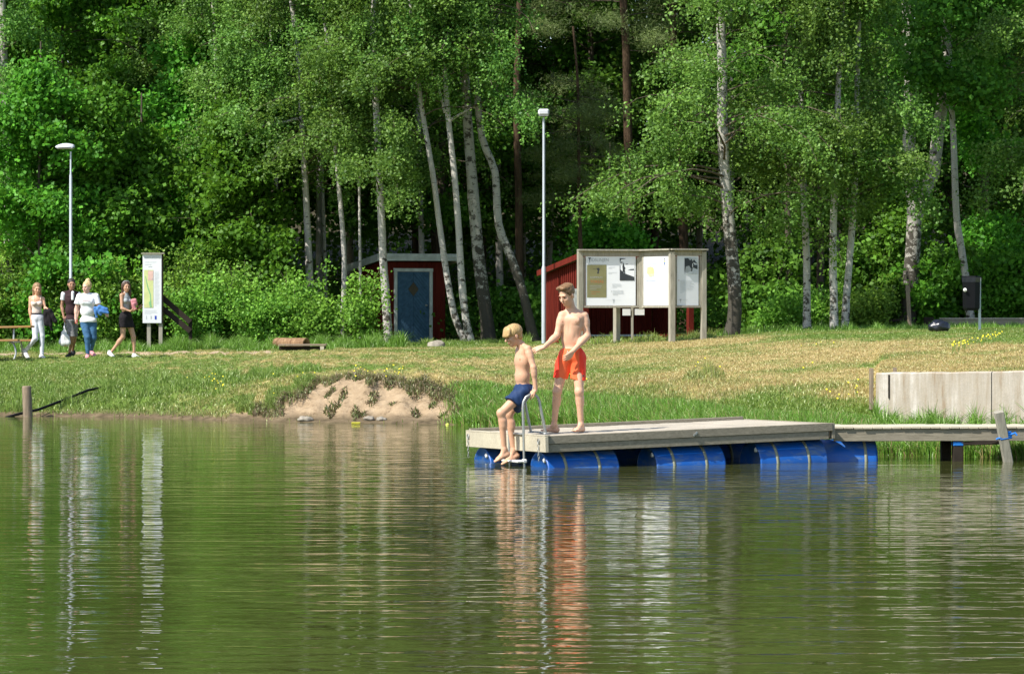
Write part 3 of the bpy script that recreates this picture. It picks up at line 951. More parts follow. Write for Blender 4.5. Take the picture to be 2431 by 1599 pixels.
for w0 in (NW, FW):
    prof = [(-.055, -.62), (-.055, -.2), (-.055, .2), (-.055, .33), (-.045, .40), (-.01, .455), (.05, .487), (.105, .482), (.145, .445), (.165, .39), (.19, .25), (.235, .008)]
    if w0 == FW: prof = [(a, h if h < .1 else h * .97) for a, h in prof]
    mm = MB(); mm.tube([DK(a, w0, h) for a, h in prof], .0165, 12)
    mm.lathe(DK(.235, w0, .006), DU, [(0, .038), (.008, .038), (.012, .02)], 14)
    rail = mm.build('ladder_rail', STEEL, dock)
lm = MB(); lm.tube([DK(-.055, NW, .012), DK(-.055, FW, .012)], .014, 8); lm.tube([DK(.235, NW, .02), DK(.235, FW, .02)], .010, 8); lm.build('ladder_crossbar', STEEL, dock)
for hh in (-.315, -.56):
    lm = MB(); lm.box(DK(-.10, (NW + FW) / 2, hh), (.12, FW - NW + .05, .028), AX, bev=.01)
    lm.box(DK(-.055, NW, hh + .004), (.06, .055, .05), AX, bev=.012); lm.box(DK(-.055, FW, hh + .004), (.06, .055, .05), AX, bev=.012)
    lm.build('ladder_step', WHITEP, dock)
for w0, ln in ((.14, 7), (2.30, 8)):
    mm = MB()
    for k in range(ln):
        c = DK(-.058, w0, -.07 - .034 * k)
        e1, e2 = (DW, DU) if k % 2 == 0 else (DA, DU)
        pts = [c + e1 * (math.cos(a) * .011) + e2 * (math.sin(a) * .022) for a in np.linspace(0, 2 * math.pi, 9)]
        mm.tube(pts, .0035, 5, cap=False)
    pts = [DK(-.056, w0 + math.cos(a) * .03, -.06 + math.sin(a) * .03) for a in np.linspace(0, 2 * math.pi, 13)]
    mm.tube(pts, .005, 5, cap=False)
    mm.build('chain', STEEL, dock)

# ------------------------------------------------------------ gangway to the shore
GA = Vector((1, .08, 0)).normalized(); GW = Vector((-.08, 1, 0)).normalized(); GU = Vector((0, 0, 1))
G0 = Vector((3.99, 41.75, .435))
def GK(a, w, h=0): return G0 + GA * a + GW * w + GU * h
gw = thing('gangway', GK(2, .45, -.4), 'narrow timber gangway leading from the floating dock to the right edge of the picture', 'gangway')
m = MB(); x = 0
while x < 8.2:
    m.box(GK(x + .06, .45, -.014 + rj.uniform(-.002, .003)), (.112, .93 + rj.uniform(-.01, .02), .027), (GA, GW, GU), bev=.003); x += .121
m.build('deck', PALEW, gw)
for w0 in (.03, .87):
    m = MB(); m.beam(GK(0, w0, -.105), GK(8.2, w0, -.105), .045, .15, bev=.004); m.build('side_beam', FASC, gw)
m = MB(); m.box(GK(1.57, .09, -.31), (.12, .12, .62), (GA, GW, GU), bev=.006); m.build('support_post', DARKW, gw)
m = MB(); m.box(GK(1.57, .8, -.31), (.12, .12, .62), (GA, GW, GU), bev=.006); m.build('support_post', DARKW, gw)
m = MB(); m.beam(GK(1.5, .06, -.215), GK(2.2, .0, -.195), .05, .05); m.build('cross_beam', DARKW, gw)
m = MB(); m.box(GK(1.57, .09, -.215), (.135, .135, .06), (GA, GW, GU), bev=.01)
m.build('rope', ROPE, gw)
m = MB(); m.tube([GK(1.60, -.0, -.20), GK(1.75, -.02, -.225), GK(1.95, -.02, -.215), GK(2.1, -.03, -.17)], .007, 6)
m.build('cord', DARKW, gw)
# barrel that carries the near end of the gangway
m = MB(); c0 = Vector((3.84, 42.1, -.015))
m.lathe(c0, GA, [(.02, 0), (.02, .25), (0, .275), (.03, .285), (.06, .279), (.35, .287), (.62, .28), (.66, .283), (.69, .27), (.68, .24), (.67, 0)], 36)
bar = m.build('barrel', BLUE, gw)
m = MB(); m.lathe(c0, GA, [(.52, .286), (.52, .291), (.555, .291), (.555, .285)], 36); m.build('strap', STRAP, bar)
# leaning mooring post in front
m = MB(); a0 = W(2402, 1096, 41.75); a1 = W(2371, 976, 41.6)
m.beam(a0 - Vector((0, 0, .25)), a1, .115, .115, Vector((0, 1, 0)), bev=.008)
mp = thing('mooring_post', (a0.x, a0.y, 0), 'square grey post leaning left beside the gangway, tied with blue rope', 'post')
m.build('post', POSTW, mp)
m = MB(); cc = a0.lerp(a1, .50)
for k in range(4):
    c = cc + Vector((-.003 * k, 0, .022 * k - .02))
    pts = [c + Vector((sx * .068, sy * .068, .012 * sx)) for sx, sy in ((-1, -1), (1, -1), (1, 1), (-1, 1), (-1, -1))]
    m.tube(pts, .013, 6, cap=False)
m.tube([cc + Vector((.06, -.07, .03)), cc + Vector((.11, -.09, .05)), cc + Vector((.13, -.09, .02))], .014, 6)
m.tube([cc + Vector((-.06, -.07, -.01)), cc + Vector((-.10, -.07, -.02)), cc + Vector((-.12, -.06, -.03))], .012, 6)
m.build('rope', ROPE, mp)

# ------------------------------------------------------------ post and pipe at the left shore
a = W(66, 985, 60.6)
m = MB()
m.lathe((a.x + .02, a.y, -.4), (-.045, 0, 1), [(0, .086), (.4, .086), (.55, .084), (.93, .082), (.955, .074), (.955, 0)], 18)
tag(m.build('wooden_post', OLDW), 'round weathered timber post standing in the shallow water at the left shore', 'post')
m = MB()
pp = [W(8, 985, 60.7), W(36, 983, 60.7), W(62, 978, 60.8), W(90, 972, 60.9), W(150, 953, 61.4), W(210, 935, 62.0), W(240, 928, 62.5), W(262, 921, 62.9)]
pp = [Vector((p.x, p.y, max(p.z, ground(p.x, p.y) + .10))) for p in pp]
pp[0].z = -.03; pp[1].z = .03; pp[-1].z -= .04
m.tube(pp, .024, 10)
tag(m.build('drain_pipe', BLACKP), 'black plastic pipe running down the left bank into the lake behind the round post', 'pipe')

# ------------------------------------------------------------ concrete wall
wl = [Vector((5.28, 48.9, 0)), Vector((6.71, 47.2, 0)), Vector((7.9, 46.0, 0)), Vector((10.5, 44.9, 0))]
tops = [.985, 1.03, 1.09, 1.12]
def wall_piece(a, b, za, zb, gap):
    d = (b - a).normalized(); nrm = Vector((d.y, -d.x, 0))
    a2 = a + d * gap; mbx = MB(); n = 14; front = []; back = []
    vs = []
    for i in range(n + 1):
        p = a2.lerp(b, i / n); z = za + (zb - za) * i / n + .012 * noise.noise((p.x * 3, p.y * 3, 0))
        for off, zz in ((0, 0.05), (0, z - .02), (-.02, z), (-.24, z), (-.26, z - .02), (-.26, 0.05)):
            q = p + nrm * off; vs.append((q.x, q.y, zz))
    fs = []
    for i in range(n):
        for k in range(5): fs.append((i * 6 + k, (i + 1) * 6 + k, (i + 1) * 6 + k + 1, i * 6 + k + 1))
    fs.append((5, 4, 3, 2, 1, 0)); fs.append(tuple(n * 6 + k for k in range(6)))
    mbx.add(vs, fs)
    return mbx
cw = thing('concrete_wall', wl[0] + Vector((0, 0, .3)), 'low stained concrete retaining wall in the bank at the right edge', 'wall')
for i in range(3):
    wall_piece(wl[i], wl[i + 1], tops[i], tops[i + 1], 0 if i == 0 else .018).build('wall_section', CONC, cw)
m = MB(); m.box((5.22, 48.95, .75), (.05, .16, .60), bev=.006); m.box((5.55, 48.85, 1.02), (.05, .05, .08)); m.build('end_plank', OLDW, cw)
m = MB(); d = (wl[1] - wl[0]).normalized(); q = wl[0] + d * .27 + Vector((d.y, -d.x, 0)) * .012
m.beam(q + Vector((0, 0, .62)), q + Vector((0, 0, .96)), .02, .02); m.build('metal_strip', DARKW, cw)

# ------------------------------------------------------------ red shed
def frame_box(mb, o, u, v, a0, a1, b0, b1, z0, z1, mi=0, bev=0):
    c = o + u * ((a0 + a1) / 2) + v * ((b0 + b1) / 2); c = Vector((c.x, c.y, (z0 + z1) / 2))
    mb.box(c, (abs(a1 - a0), abs(b1 - b0), abs(z1 - z0)), (u, v, Vector((0, 0, 1))), mi=mi, bev=bev)
th = math.radians(23)
su = Vector((math.cos(th), math.sin(th), 0)); sv = Vector((-math.sin(th), math.cos(th), 0))
so = Vector(((902 - CX) / F * 90, 90, 0)); SZ = .98; SW, SD_ = 1.88, 2.05
zf, zb = 3.26, 3.02
shed = thing('red_shed', (so.x, so.y, SZ), 'small red timber shed with a blue chevron door and grey roof edge', 'shed')
def up_boards(mb, o, d, nrm, L, z0, zt0, zt1, step=.125):
    """board and batten wall from o along d, top height running from zt0 to zt1"""
    n = max(1, round(L / step)); st = L / n
    for i in range(n):
        t0, t1 = i * st, (i + 1) * st - .004
        za, zb_ = zt0 + (zt1 - zt0) * t0 / L, zt0 + (zt1 - zt0) * t1 / L
        a, b = o + d * t0, o + d * t1; th_ = nrm * -.022
        vs = [(a.x, a.y, z0), (b.x, b.y, z0), (b.x, b.y, zb_), (a.x, a.y, za)]
        a2, b2 = a + th_, b + th_
        vs += [(a2.x, a2.y, z0), (b2.x, b2.y, z0), (b2.x, b2.y, zb_), (a2.x, a2.y, za)]
        mb.add(vs, [(0, 1, 2, 3), (5, 4, 7, 6), (1, 5, 6, 2), (4, 0, 3, 7), (3, 2, 6, 7)])
        p = o + d * t1 + nrm * .012; zc = (za + zb_) / 2
        if i < n - 1:
            mb.box((p.x, p.y, (z0 + zc) / 2), (.042, .022, zc - z0), (d, nrm, Vector((0, 0, 1))))
m = MB(); up_boards(m, so, su, -sv, SW, SZ - .05, zf, zf); m.build('front_wall', RED, shed)
m = MB(); up_boards(m, so, sv, -su, SD_, SZ - .05, zf, zb); m.build('side_wall', RED, shed)
m = MB(); up_boards(m, so + su * SW, sv, su, SD_, SZ - .05, zf, zb); m.build('side_wall', RED, shed)
m = MB(); up_boards(m, so + sv * SD_, su, sv, SW, SZ - .05, zb, zb); m.build('back_wall', RED, shed)
# roof slab with fascia
m = MB(); rv = (sv * (SD_ + .3) + Vector((0, 0, zb - zf - .02))).normalized(); rn = su.cross(rv)
rc = so + su * (SW / 2 + .10) + sv * (SD_ / 2 - .06) + Vector((0, 0, (zf + zb) / 2 + .10))
m.box(rc, (SW + .46, SD_ + .34, .05), (su, rv, rn)); roof = m.build('roof', ROOFT, shed)
m = MB()
fo = rc - rv * (SD_ / 2 + .18) - rn * .03
m.box(fo, (SW + .50, .028, .11), (su, rv, rn), bev=.004); m.box(fo + rn * .085 - rv * .018, (SW + .52, .028, .10), (su, rv, rn), bev=.004)
for s_ in (-1, 1):
    e = rc + su * s_ * (SW / 2 + .245) - rn * .0
    m.box(e, (.028, SD_ + .36, .19), (su, rv, rn), bev=.004)
m.build('fascia', TRIM, roof)
d0, d1, dz1 = .47, 1.40, SZ + 2.02
m = MB(); fy = -.05
for (x0, x1, z0, z1) in ((d0 - .085, d0, SZ, dz1), (d1, d1 + .085, SZ, dz1), (d0 - .10, d1 + .10, dz1 + .002, dz1 + .09)):
    frame_box(m, so, su, sv, x0, x1, fy - .03, fy + .02, z0, z1, bev=.004)
m.build('door_frame', TRIM, shed)
m = MB(); frame_box(m, so, su, sv, d0 + .004, d1 - .004, -.035, -.012, SZ + .01, dz1 - .004)
door = m.build('door', DOORB, shed)
m = MB(); cx_ = (d0 + d1) / 2; hw = (d1 - d0) / 2 - .015
z = SZ - .45
while z < dz1 + .1:
    for s_ in (-1, 1):
        # chevron boards: high in the middle, falling to the sides, clipped to the door
        A_ = (0.006, z + .52); B_ = (hw, z)
        pts = [(A_[0], A_[1]), (B_[0], B_[1]), (B_[0], B_[1] + .098), (A_[0], A_[1] + .098)]
        lo, hi = SZ + .03, dz1 - .02
        def clip(poly, lim, sgn):
            out = []
            for i in range(len(poly)):
                p, q = poly[i], poly[(i + 1) % len(poly)]
                ip, iq = sgn * (p[1] - lim) >= 0, sgn * (q[1] - lim) >= 0
                if ip: out.append(p)
                if ip != iq:
                    tt = (lim - p[1]) / (q[1] - p[1]); out.append((p[0] + (q[0] - p[0]) * tt, lim))
            return out
        pts = clip(pts, lo, 1); pts = clip(pts, hi, -1) if pts else pts
        if len(pts) >= 3:
            fr = []; bk = []
            for (px_, pz_) in pts:
                p = so + su * (cx_ + s_ * px_) + sv * -.052; fr.append((p.x, p.y, pz_))
                p = so + su * (cx_ + s_ * px_) + sv * -.034; bk.append((p.x, p.y, pz_))
            k = len(fr)
            m.add(fr + bk, [tuple(range(k)) if s_ > 0 else tuple(range(k))[::-1]] + [(i, (i + 1) % k, k + (i + 1) % k, k + i) for i in range(k)])
    z += .112
m.build('chevron_boards', DOORB, door)
m = MB()
for s_ in (1,):
    c = so + su * cx_ + sv * -.058; zc = SZ + 1.55; r_ = .15
    P4 = [(c + su * r_), (c), (c - su * r_), (c)]
    zz = [zc, zc + .19, zc, zc - .19]
    m.add([(p.x, p.y, h) for p, h in zip(P4, zz)], [(0, 1, 2, 3)]); c2 = sv * .012
    m.add([(p.x - c2.x, p.y - c2.y, h) for p, h in zip(P4, zz)] + [(p.x, p.y, h) for p, h in zip(P4, zz)], [(0, 1, 2, 3)] + [(i, (i + 1) % 4, 4 + (i + 1) % 4, 4 + i) for i in range(4)])
m.build('diamond_plate', simple('rusty_brown', (.09, .07, .045), .8), door)
m = MB(); c = so + su * (d1 - .10) + sv * -.07
m.lathe((c.x, c.y, SZ + 1.12), -sv, [(0, .03), (.01, .03), (.012, .01), (.04, .01), (.045, .022), (.06, .022), (.065, 0)], 10)
m.build('handle', STEEL, door)

# ------------------------------------------------------------ red open shelter
th = math.radians(22)
hu = Vector((math.cos(th), math.sin(th), 0)); hv = Vector((-math.sin(th), math.cos(th), 0))
ho = Vector(((1384 - CX) / F * 80.5, 80.5, 0)); HZ = 1.05; HL, HD = 2.85, 2.3
shel = thing('red_shelter', (ho.x, ho.y, HZ), 'open fronted red timber shelter with sloping roof behind the notice boards', 'shelter')
hzf, hzb = 3.18, 2.84
m = MB(); up_boards(m, ho, hv, -hu, HD, HZ - .1, hzf, hzb); m.build('side_wall', RED, shel)
m = MB(); up_boards(m, ho + hv * HD, hu, -hv, HL, HZ - .1, hzb, hzb); m.build('back_wall', RED, shel)
m = MB(); up_boards(m, ho + hu * HL + hv * .9, hv, -hu, HD - .9, HZ - .1, hzf - .13, hzb); m.build('side_wall', RED, shel)
m = MB(); rv = (hv * HD + Vector((0, 0, hzb - hzf))).normalized(); rn = hu.cross(rv)
rc = ho + hu * HL / 2 + hv * HD / 2 + Vector((0, 0, (hzf + hzb) / 2 + .06))
m.box(rc, (HL + .3, HD + .34, .05), (hu, rv, rn)); roof = m.build('roof', ROOFT, shel)
m = MB(); m.box(rc - rv * (HD / 2 + .19) - rn * .03, (HL + .34, .028, .12), (hu, rv, rn))
for s_ in (-1, 1): m.box(rc + hu * s_ * (HL / 2 + .165) - rn * .02, (.028, HD + .36, .13), (hu, rv, rn))
m.build('fascia', RED, roof)
for a0 in (.06, HL - .02):
    m = MB(); frame_box(m, ho, hu, hv, a0 - .07, a0 + .07, -.05, .09, HZ - .1, hzf - .01, bev=.006); m.build('corner_post', RED, shel)
m = MB(); frame_box(m, ho, hu, hv, HL - .75, HL - .09, .05, .45, HZ + .27, HZ + .32); frame_box(m, ho, hu, hv, HL - .72, HL - .12, .04, .08, HZ + .18, HZ + .265)
pA = ho + hu * (HL - .45) + hv * .05; pB = ho + hu * (HL - .12) + hv * .05
m.beam((pA.x, pA.y, HZ + .2), (pB.x, pB.y, HZ - .12), .05, .07, Vector((0, 1, 0)))
m.build('bench_frame', RED, shel)
m = MB(); frame_box(m, ho, hu, hv, .15, HL - .1, 1.2, 1.6, HZ + .27, HZ + .31); m.build('bench_seat', GALV, shel)

# ------------------------------------------------------------ prints on boards
class Sheet:
    """flat board; x right and y down in metres from its upper left corner"""
    def __init__(self, o, u, n, up=Vector((0, 0, 1))):
        self.o, self.u, self.n, self.up = Vector(o), Vector(u).normalized(), Vector(n).normalized(), up
        self.mb = MB(); self.lift = .004
    def part(self, name, parent):
        self.mb.build(name, MATS2D, parent); self.mb = MB()
    def P(self, x, y, lift=None):
        return self.o + self.u * x - self.up * y + self.n * (self.lift if lift is None else lift)
    def poly(self, pts, mi, lift=None):
        self.mb.add([self.P(x, y, lift) for x, y in pts], [tuple(range(len(pts)))], False, mi)
    def rect(self, x0, y0, x1, y1, mi, lift=None):
        self.poly([(x0, y1), (x1, y1), (x1, y0), (x0, y0)], mi, lift)
    def lines(self, x0, y0, x1, n, step, mi, h=.008, seed=1, lift=None):
        r = random.Random(seed)
        for i in range(n):
            self.rect(x0, y0 + i * step, x0 + (x1 - x0) * (r.uniform(.75, 1) if i < n - 1 else .45), y0 + i * step + h, mi, lift)
    def text(self, s, x, y, size, mi, lift=None, width=None):
        cu = bpy.data.curves.new("txt", 'FONT'); cu.body = s; cu.size = size
        ob = bpy.data.objects.new("txt", cu); COL.objects.link(ob)
        dg = bpy.context.evaluated_depsgraph_get()
        me = bpy.data.meshes.new_from_object(ob.evaluated_get(dg))
        xs = [v.co.x for v in me.vertices]; w = max(xs) - min(xs)
        kx = 1 if width is None else width / w
        self.mb.add([self.P(x + v.co.x * kx, y - v.co.y, lift) for v in me.vertices], [tuple(p.vertices) for p in me.polygons], False, mi)
        bpy.data.objects.remove(ob); bpy.data.curves.remove(cu); bpy.data.meshes.remove(me)

# ------------------------------------------------------------ zigzag notice boards
B1 = Vector(((1377 - CX) / F * 76.2, 76.2, 0)); BJ = Vector(((1522 - CX) / F * 76.5, 76.5, 0))
B4 = Vector(((1595 - CX) / F * 75.5, 75.5, 0)); B5 = Vector(((1670 - CX) / F * 75.85, 75.85, 0))
nb = thing('notice_board', (BJ.x, BJ.y, ground(BJ.x, BJ.y)), 'zigzag of three large white notice boards in grey timber frames on posts', 'notice board')
zt, zbm = 3.28, 2.02
for p, w_, z1 in ((B1, .115, zt), (B4, .125, zt - .02), (B5, .115, zt - .02)):
    m = MB(); zg = ground(p.x, p.y) - .1
    m.box((p.x, p.y, (z1 + zg) / 2), (w_, w_, z1 - zg), (Vector((.95, .3, 0)).normalized(), Vector((-.3, .95, 0)).normalized(), Vector((0, 0, 1))), bev=.006); m.build('post', POSTW, nb)
m = MB(); m.box((BJ.x, BJ.y, (zt + zbm - .06) / 2), (.09, .09, zt - zbm + .06), bev=.006); m.build('post', POSTW, nb)
q = Vector(((1464 - CX) / F * 77.0, 77.0, 0)); m = MB(); zg = ground(q.x, q.y) - .1
m.box((q.x, q.y, (2.2 + zg) / 2), (.12, .12, 2.2 - zg), (Vector((.8, .6, 0)), Vector((-.6, .8, 0)), Vector((0, 0, 1))), bev=.006); m.build('post', POSTW, nb)
panels = []
for k, (p, q) in enumerate(((B1, BJ), (BJ, B4), (B4, B5))):
    d = (q - p).normalized(); nr = Vector((d.y, -d.x, 0)); L = (q - p).length
    m = MB()
    m.beam(p + Vector((0, 0, zt + .02)) - d * .06 + nr * .03, q + Vector((0, 0, zt + .02)) + d * .06 + nr * .03, .20, .035, bev=.004)
    m.beam(p + d * .06 + Vector((0, 0, zt - .06)), q - d * .05 + Vector((0, 0, zt - .06)), .05, .11, bev=.004)
    m.beam(p + d * .06 + Vector((0, 0, zbm)), q - d * .05 + Vector((0, 0, zbm)), .07, .045, bev=.004)
    for e in (.085, L - .075):
        a = p + d * e; m.box((a.x, a.y, (zt + zbm) / 2 - .05), (.045, .05, zt - zbm - .16), (d, nr, Vector((0, 0, 1))))
    m.build('frame', POSTW, nb)
    a = p + d * (L / 2); m = MB(); pw = L - .26 if k != 1 else L - .2; ph = zt - zbm - .15
    zc = (zt - .12 + zbm + .03) / 2
    m.box((a.x, a.y, zc), (pw, .016, ph), (d, nr, Vector((0, 0, 1))))
    pan = m.build('panel', PAPER, nb)
    s = Sheet(Vector((a.x, a.y, zc + ph / 2)) - d * (pw / 2) + nr * .0085, d, nr)
    if k == 0:
        s.text("TIDSLINJEN", .06, .115, .105, 2, width=.47)
        s.poly([(.055, .03), (.125, .03), (.10, .06), (.092, .15), (.088, .15), (.08, .06)], 1, .006)
        s.rect(.03, .165, pw * .45, .168, 3)
        s.part('print', pan)
        s.rect(.03, .19, pw * .415, .93, 4)
        s.poly([(.25, .27), (.31, .26), (.325, .30), (.30, .34), (.31, .36), (.29, .40), (.262, .375), (.28, .33), (.262, .29)], 1, .006)
        s.rect(.16, .285, .26, .291, 1, .006)
        s.text("TORSÅS", .10, .60, .085, 5, .006, .31)
        s.text("KOMMUN", .10, .49, .05, 2, .006, .28)
        s.lines(.09, .66, .44, 3, .04, 2, .007, 4, .006); s.lines(.13, .80, .38, 2, .045, 5, .007, 4, .006)
        s.part('poster', pan)
        px0, px1 = pw * .68, pw - .03
        s.rect(px0, .04, px1, .545, 0, .005)
        hgt_ = .545
        s.poly([(px0, hgt_), (px1, hgt_), (px1, hgt_ - .08), (px0 + .2, hgt_ - .13), (px0 + .09, hgt_ - .17), (px0 + .03, hgt_ - .24), (px0, hgt_ - .25)], 1, .007)
        s.poly([(px0 + .055, .39), (px0 + .07, .30), (px0 + .06, .22), (px0 + .075, .185), (px0 + .07, .165), (px0 + .085, .15), (px0 + .10, .165), (px0 + .097, .19), (px0 + .115, .24), (px0 + .135, .27), (px0 + .115, .29), (px0 + .135, .42), (px0 + .115, .43), (px0 + .095, .33), (px0 + .085, .42)], 1, .008)
        s.poly([(px0 + .19, .31), (px0 + .25, .285), (px0 + .33, .28), (px1 - .01, .31)], 1, .007)
        s.poly([(px0, .04), (px0 + .15, .045), (px0 + .11, .06), (px0 + .03, .065), (px0 + .02, .11), (px0, .12)], 1, .007)
        s.poly([(px0, .13), (px0 + .04, .12), (px0 + .10, .14), (px0 + .02, .15)], 1, .007)
        s.poly([(px0 + .12, .17), (px0 + .2, .165), (px0 + .16, .185)], 1, .007); s.rect(px0, .2, px0 + .015, .34, 1, .007)
        s.part('photo', pan)
        s.lines(pw * .45, .24, pw * .62, 2, .025, 3, .007, 1); s.lines(pw * .45, .36, pw * .62, 2, .025, 3, .007, 2)
        s.lines(pw * .53, .62, pw * .74, 4, .025, 3, .008, 3); s.lines(pw * .54, .77, pw * .77, 5, .024, 3, .008, 5)
        s.rect(pw * .51, .78, pw * .525, .80, 2)
        s.rect(pw * .4, .985, pw * .70, .988, 3); s.poly([(pw * .53, .97), (pw * .58, .97), (pw * .565, 1.0), (pw * .556, 1.07), (pw * .546, 1.0)], 2, .006)
    elif k == 1:
        s.rect(.10, .17, pw * .52, .176, 10); s.rect(.10, .55, pw * .52, .558, 10)
        s.poly([(.16, .25), (.30, .23), (.40, .26), (.44, .36), (.40, .44), (.25, .46), (.15, .38)], 6, .006)
        for i in range(6): s.rect(.16 + i * .05, .40, .175 + i * .05, .50 - .01 * (i % 3), 3, .008)
        s.part('map', pan)
        s.rect(pw * .56, .11, pw * .575, .35, 2); s.rect(pw * .60, .09, pw * .66, .34, 3); s.rect(pw * .61, .12, pw * .65, .32, 0, .006)
        s.rect(pw * .80, .06, pw * .865, .075, 1)
        for i, mi_ in enumerate((2, 6, 10, 2)): s.rect(pw * .80, .09 + i * .03, pw * .865, .116 + i * .03, mi_)
        s.lines(pw * .78, .26, pw * .93, 6, .03, 3, .008, 6); s.lines(pw * .78, .50, pw * .9, 3, .03, 3, .008, 7)
        s.lines(.16, .66, pw * .45, 4, .03, 0, .008, 8, .006); s.text("2", .1, .1, .06, 2)
    else:
        s.rect(pw * .34, .04, pw * .95, .41, 11, .005)
        s.poly([(pw * .34, .06), (pw * .5, .05), (pw * .6, .10), (pw * .66, .07), (pw * .72, .12), (pw * .78, .08), (pw * .95, .18), (pw * .95, .30), (pw * .72, .26), (pw * .70, .34), (pw * .34, .36)], 1, .007)
        s.poly([(pw * .36, .34), (pw * .40, .24), (pw * .55, .22), (pw * .66, .30), (pw * .62, .35), (pw * .45, .38)], 2, .008)
        s.poly([(pw * .36, .41), (pw * .62, .345), (pw * .95, .34), (pw * .95, .41)], 3, .0085)
        s.poly([(pw * .72, .14), (pw * .95, .18), (pw * .95, .20), (pw * .80, .20)], 11, .008); s.rect(pw * .70, .17, pw * .73, .25, 0, .008)
        s.part('photo', pan)
        s.lines(pw * .14, .55, pw * .8, 10, .024, 3, .010, 9); s.rect(pw * .06, .54, pw * .09, .56, 5)
        s.lines(pw * .14, .80, pw * .35, 2, .024, 3, .010, 9)
        s.rect(0.02, .985, pw * .5, .988, 2); s.poly([(pw * .10, .97), (pw * .2, .97), (pw * .17, 1.0), (pw * .155, 1.07), (pw * .14, 1.0)], 2, .006)
    s.mb.build('print', MATS2D, pan)

# little sign post with papers under the boards
q = Vector(((1501 - CX) / F * 77.6, 77.6, 0)); zg = ground(q.x, q.y)
pn = thing('paper_notice_post', (q.x, q.y, zg), 'thin post with two small white papers hanging below the notice boards', 'sign')
m = MB(); m.box((q.x, q.y, (zg - .1 + 2.1) / 2), (.055, .055, 2.1 - zg + .1), bev=.004); m.build('post', POSTW, pn)
for (x0, x1, y1) in ((1478, 1497, 748.5), (1507, 1530, 747.5)):
    a = W(x0, 733, 77.5); b = W(x1, y1, 77.5); m = MB()
    m.box(((a.x + b.x) / 2, 77.55, (a.z + b.z) / 2), (b.x - a.x, .006, a.z - b.z)); m.build('paper', PAPERW, pn)
q = W(1369, 710, 79.6); m = MB(); m.box((q.x, q.y, q.z), (.20, .02, .50), (hu, hv, Vector((0, 0, 1))))
s = Sheet(q - hu * .09 + Vector((0, 0, .24)) - hv * .0105, hu, -hv)
wn_ = m.build('wall_notice', PAPERW); tag(wn_, 'white paper notice on the left wall of the red shelter, beside the boards', 'notice')
s.lines(.03, .06, .15, 2, .04, 2, .012, 1); s.lines(.03, .2, .15, 5, .04, 3, .01, 2); s.mb.build('print', MATS2D, wn_)

# ------------------------------------------------------------ map sign on the left
D = 84.0; x0 = (339 - CX) / F * D; x1 = (384 - CX) / F * D; z1 = H + (HY - 602.5) / F * D; z0 = H + (HY - 767) / F * D
zg = ground(x0, D)
ms = thing('map_sign', ((x0 + x1) / 2, D, zg), 'tall narrow white sign with a yellow map on two grey posts', 'sign')
for xx in (353, 381):
    m = MB(); X = (xx - CX) / F * D; m.box((X, D + .08, (zg - .1 + z1) / 2), (.095, .095, z1 - zg + .1), bev=.005); m.build('post', POSTW, ms)
m = MB(); m.box(((x0 + x1) / 2 + .02, D + .03, z1 + .012), (x1 - x0 + .10, .22, .03)); m.build('cap_board', POSTW, ms)
m = MB(); m.box(((x0 + x1) / 2, D, (z0 + z1) / 2), (x1 - x0, .04, z1 - z0), bev=.008); m.box((x1 + .016, D + .05, (z0 + z1) / 2), (.03, .10, z1 - z0), mi=1)
pan = m.build('panel', [PAPER, DARKW], ms)
s = Sheet((x0, D - .021, z1), (1, 0, 0), (0, -1, 0)); w_ = x1 - x0; h_ = z1 - z0
s.text("NATURSTIG", .05, .115, .085, 3, width=w_ - .10); s.lines(.05, .20, w_ - .05, 2, .06, 3, .008); s.lines(.14, .31, .34, 1, .04, 3, .012)
s.part('print', pan)
s.rect(.035, .40, w_ * .56, 1.34, 6)
s.rect(w_ * .28, .42, w_ * .56, .66, 8, .006)
s.poly([(.06, .55), (.075, .55), (.13, .80), (.20, 1.0), (.22, 1.30), (.19, 1.30), (.18, 1.02), (.11, .82)], 7, .007)
s.poly([(.15, 1.2), (.19, 1.18), (.235, 1.32), (.18, 1.33)], 7, .008); s.rect(.23, .60, .245, .64, 2, .008)
s.part('map', pan)
s.lines(w_ * .62, .45, w_ - .05, 26, .033, 3, .007, 3); s.lines(.04, 1.40, w_ - .05, 4, .03, 3, .006, 4)
s.rect(.09, 1.54, .10, 1.63, 2); s.rect(.20, 1.54, .215, 1.62, 2); s.rect(.30, 1.54, .345, 1.63, 9)
s.mb.build('print', MATS2D, pan)

# dark sloping handrail right of the map sign
D = 84.3; rl = thing('handrail', W(430, 826, D), 'dark timber handrail sloping down behind the map sign', 'handrail')
for (a, b) in (((384, 705), (452, 764)), ((384, 730), (452, 786))):
    m = MB(); m.beam(W(*a, D), W(*b, D), .05, .13); m.build('rail', DARKW, rl)
m = MB(); a = W(452, 757, D + .1); m.beam(a, (a.x, a.y, ground(a.x, a.y) - .1), .09, .09, Vector((1, 0, 0))); m.build('post', DARKW, rl)

